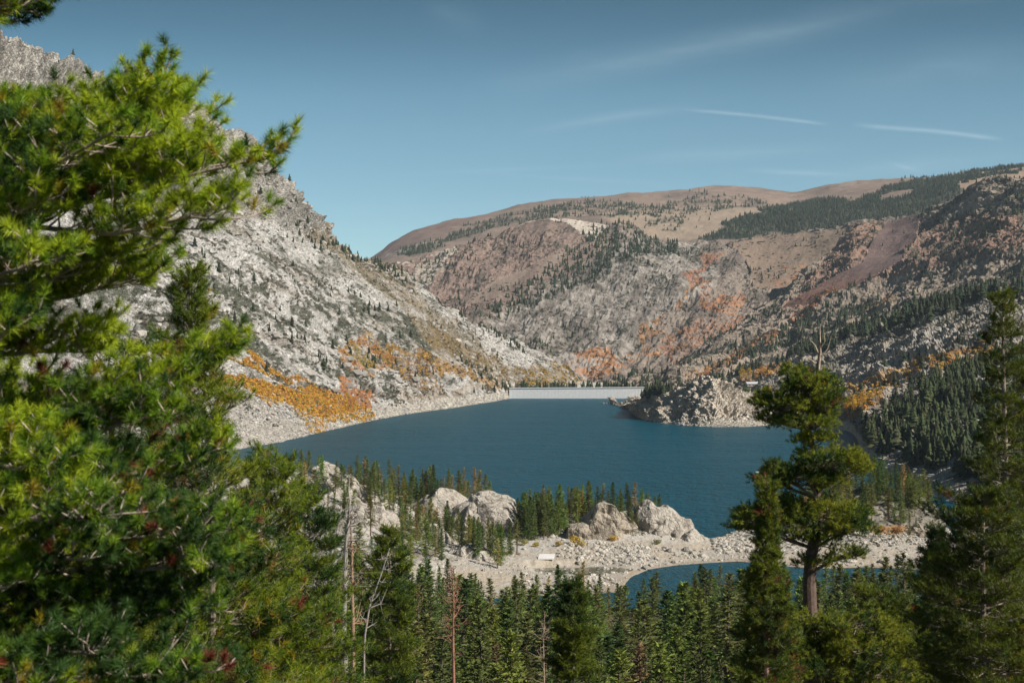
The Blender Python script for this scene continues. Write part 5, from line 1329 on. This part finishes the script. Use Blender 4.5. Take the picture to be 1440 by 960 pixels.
# --- dead snags
def snag(pts, d, r0, seed, label, col=(.29, .26, .225), nb=26, bl=1.3, zb_=None, group='bare dead snags at the left of the forest', side=None):
    r_ = np.random.default_rng(seed)
    P = np.array([W(x, y, d) for x, y in pts]); zb2 = float(fg_height(np.array(P[0][0]), np.array(d))) - .3
    P = np.concatenate([[C(P[0][0], d, zb2)], P]); o0 = P[0].copy()
    root = empty('dead_tree', tuple(o0)); tag(root, label, 'dead tree', group)
    n = 22; s_ = np.linspace(0, len(P) - 1, n); Q = np.stack([np.interp(s_, np.arange(len(P)), P[:, i]) for i in range(3)], -1)
    rr_ = np.linspace(r0, .03, n); mb = MB(); mb.tube(Q - o0, rr_, 8, col); mb.build('trunk', M_BARK, root)
    for i in range(nb):
        bb = MB()
        t_ = r_.uniform(.35, .98); k = int(t_ * (n - 1)); p = Q[k]; a = r_.uniform(0, 6.28); ln = bl * r_.uniform(.4, 1.3) * (1.25 - t_)
        dr = C(math.cos(a), math.sin(a), r_.uniform(-.1, .9)); m_ = p + dr * ln * .5 + r_.normal(0, .08, 3); e_ = p + dr * ln + C(0, 0, r_.uniform(-.1, .6)) * ln
        bb.tube(np.array([p, m_, e_]) - o0, [.036, .026, .011], 4, col)
        for _ in range(3):
            e2 = m_ + (dr * .4 + r_.normal(0, .5, 3)) * ln * .6; bb.tube(np.array([m_, e2]) - o0, [.018, .008], 3, col)
        bb.build('branch', M_BARK, root)



snag([(485, 940), (483, 870), (485, 800), (487, 760), (490, 730), (492, 705), (490, 688)], 88, .24, 1, 'thick pale dead trunk with a splintered top, tallest of the snags', nb=34, bl=2.2)
snag([(470, 880), (455, 830), (459, 800), (468, 770), (474, 745), (480, 710)], 86, .13, 2, 'leaning crooked pale snag left of the thick dead trunk', nb=34, bl=2.4)
snag([(497, 940), (496, 870), (495, 800), (494, 750), (493, 722)], 90, .17, 3, 'straight orange brown snag touching the thick dead trunk on its right', (.30, .19, .12), 24, 1.4)
snag([(512, 900), (520, 850), (535, 810), (548, 770)], 92, .08, 4, 'thin whitish snag leaning right with forked twigs', nb=20, bl=1.5)
snag([(452, 860), (460, 790), (462, 740), (463, 715)], 92, .09, 5, 'thin grey upright snag at the left of the group', nb=30, bl=2.0)
snag([(638, 950), (637, 900), (638, 850), (637, 815), (638, 795)], 150, .2, 6, 'reddish brown dead conifer standing alone in the forest', (.30, .15, .10), 70, 2.0, group=None)
snag([(765, 960), (764, 900), (766, 860)], 150, .14, 7, 'grey brown bare topped trunk in the bottom centre forest', (.28, .2, .15), 40, 2.0, group=None)

# ------------------------------------------------------------------ haze
hz = bpy.data.materials.new('haze_air'); hz.use_nodes = True; t = hz.node_tree
t.nodes.remove(t.nodes['Principled BSDF'])
pv = t.nodes.new('ShaderNodeVolumePrincipled'); pv.inputs['Color'].default_value = (.72, .84, .95, 1); pv.inputs['Density'].default_value = 2.4e-5; pv.inputs['Anisotropy'].default_value = 0.0
t.links.new(pv.outputs[0], t.nodes['Material Output'].inputs['Volume'])
mb = MB(); mb.box((-9300, -3300, -16), (9300, 9600, 1500)); o = mb.build('haze', hz); tag(o, kind='stuff'); o['label'] = 'thin blue air between the viewpoint and the far hills'
print('objects', len(bpy.data.objects), 'fg', n_fg)
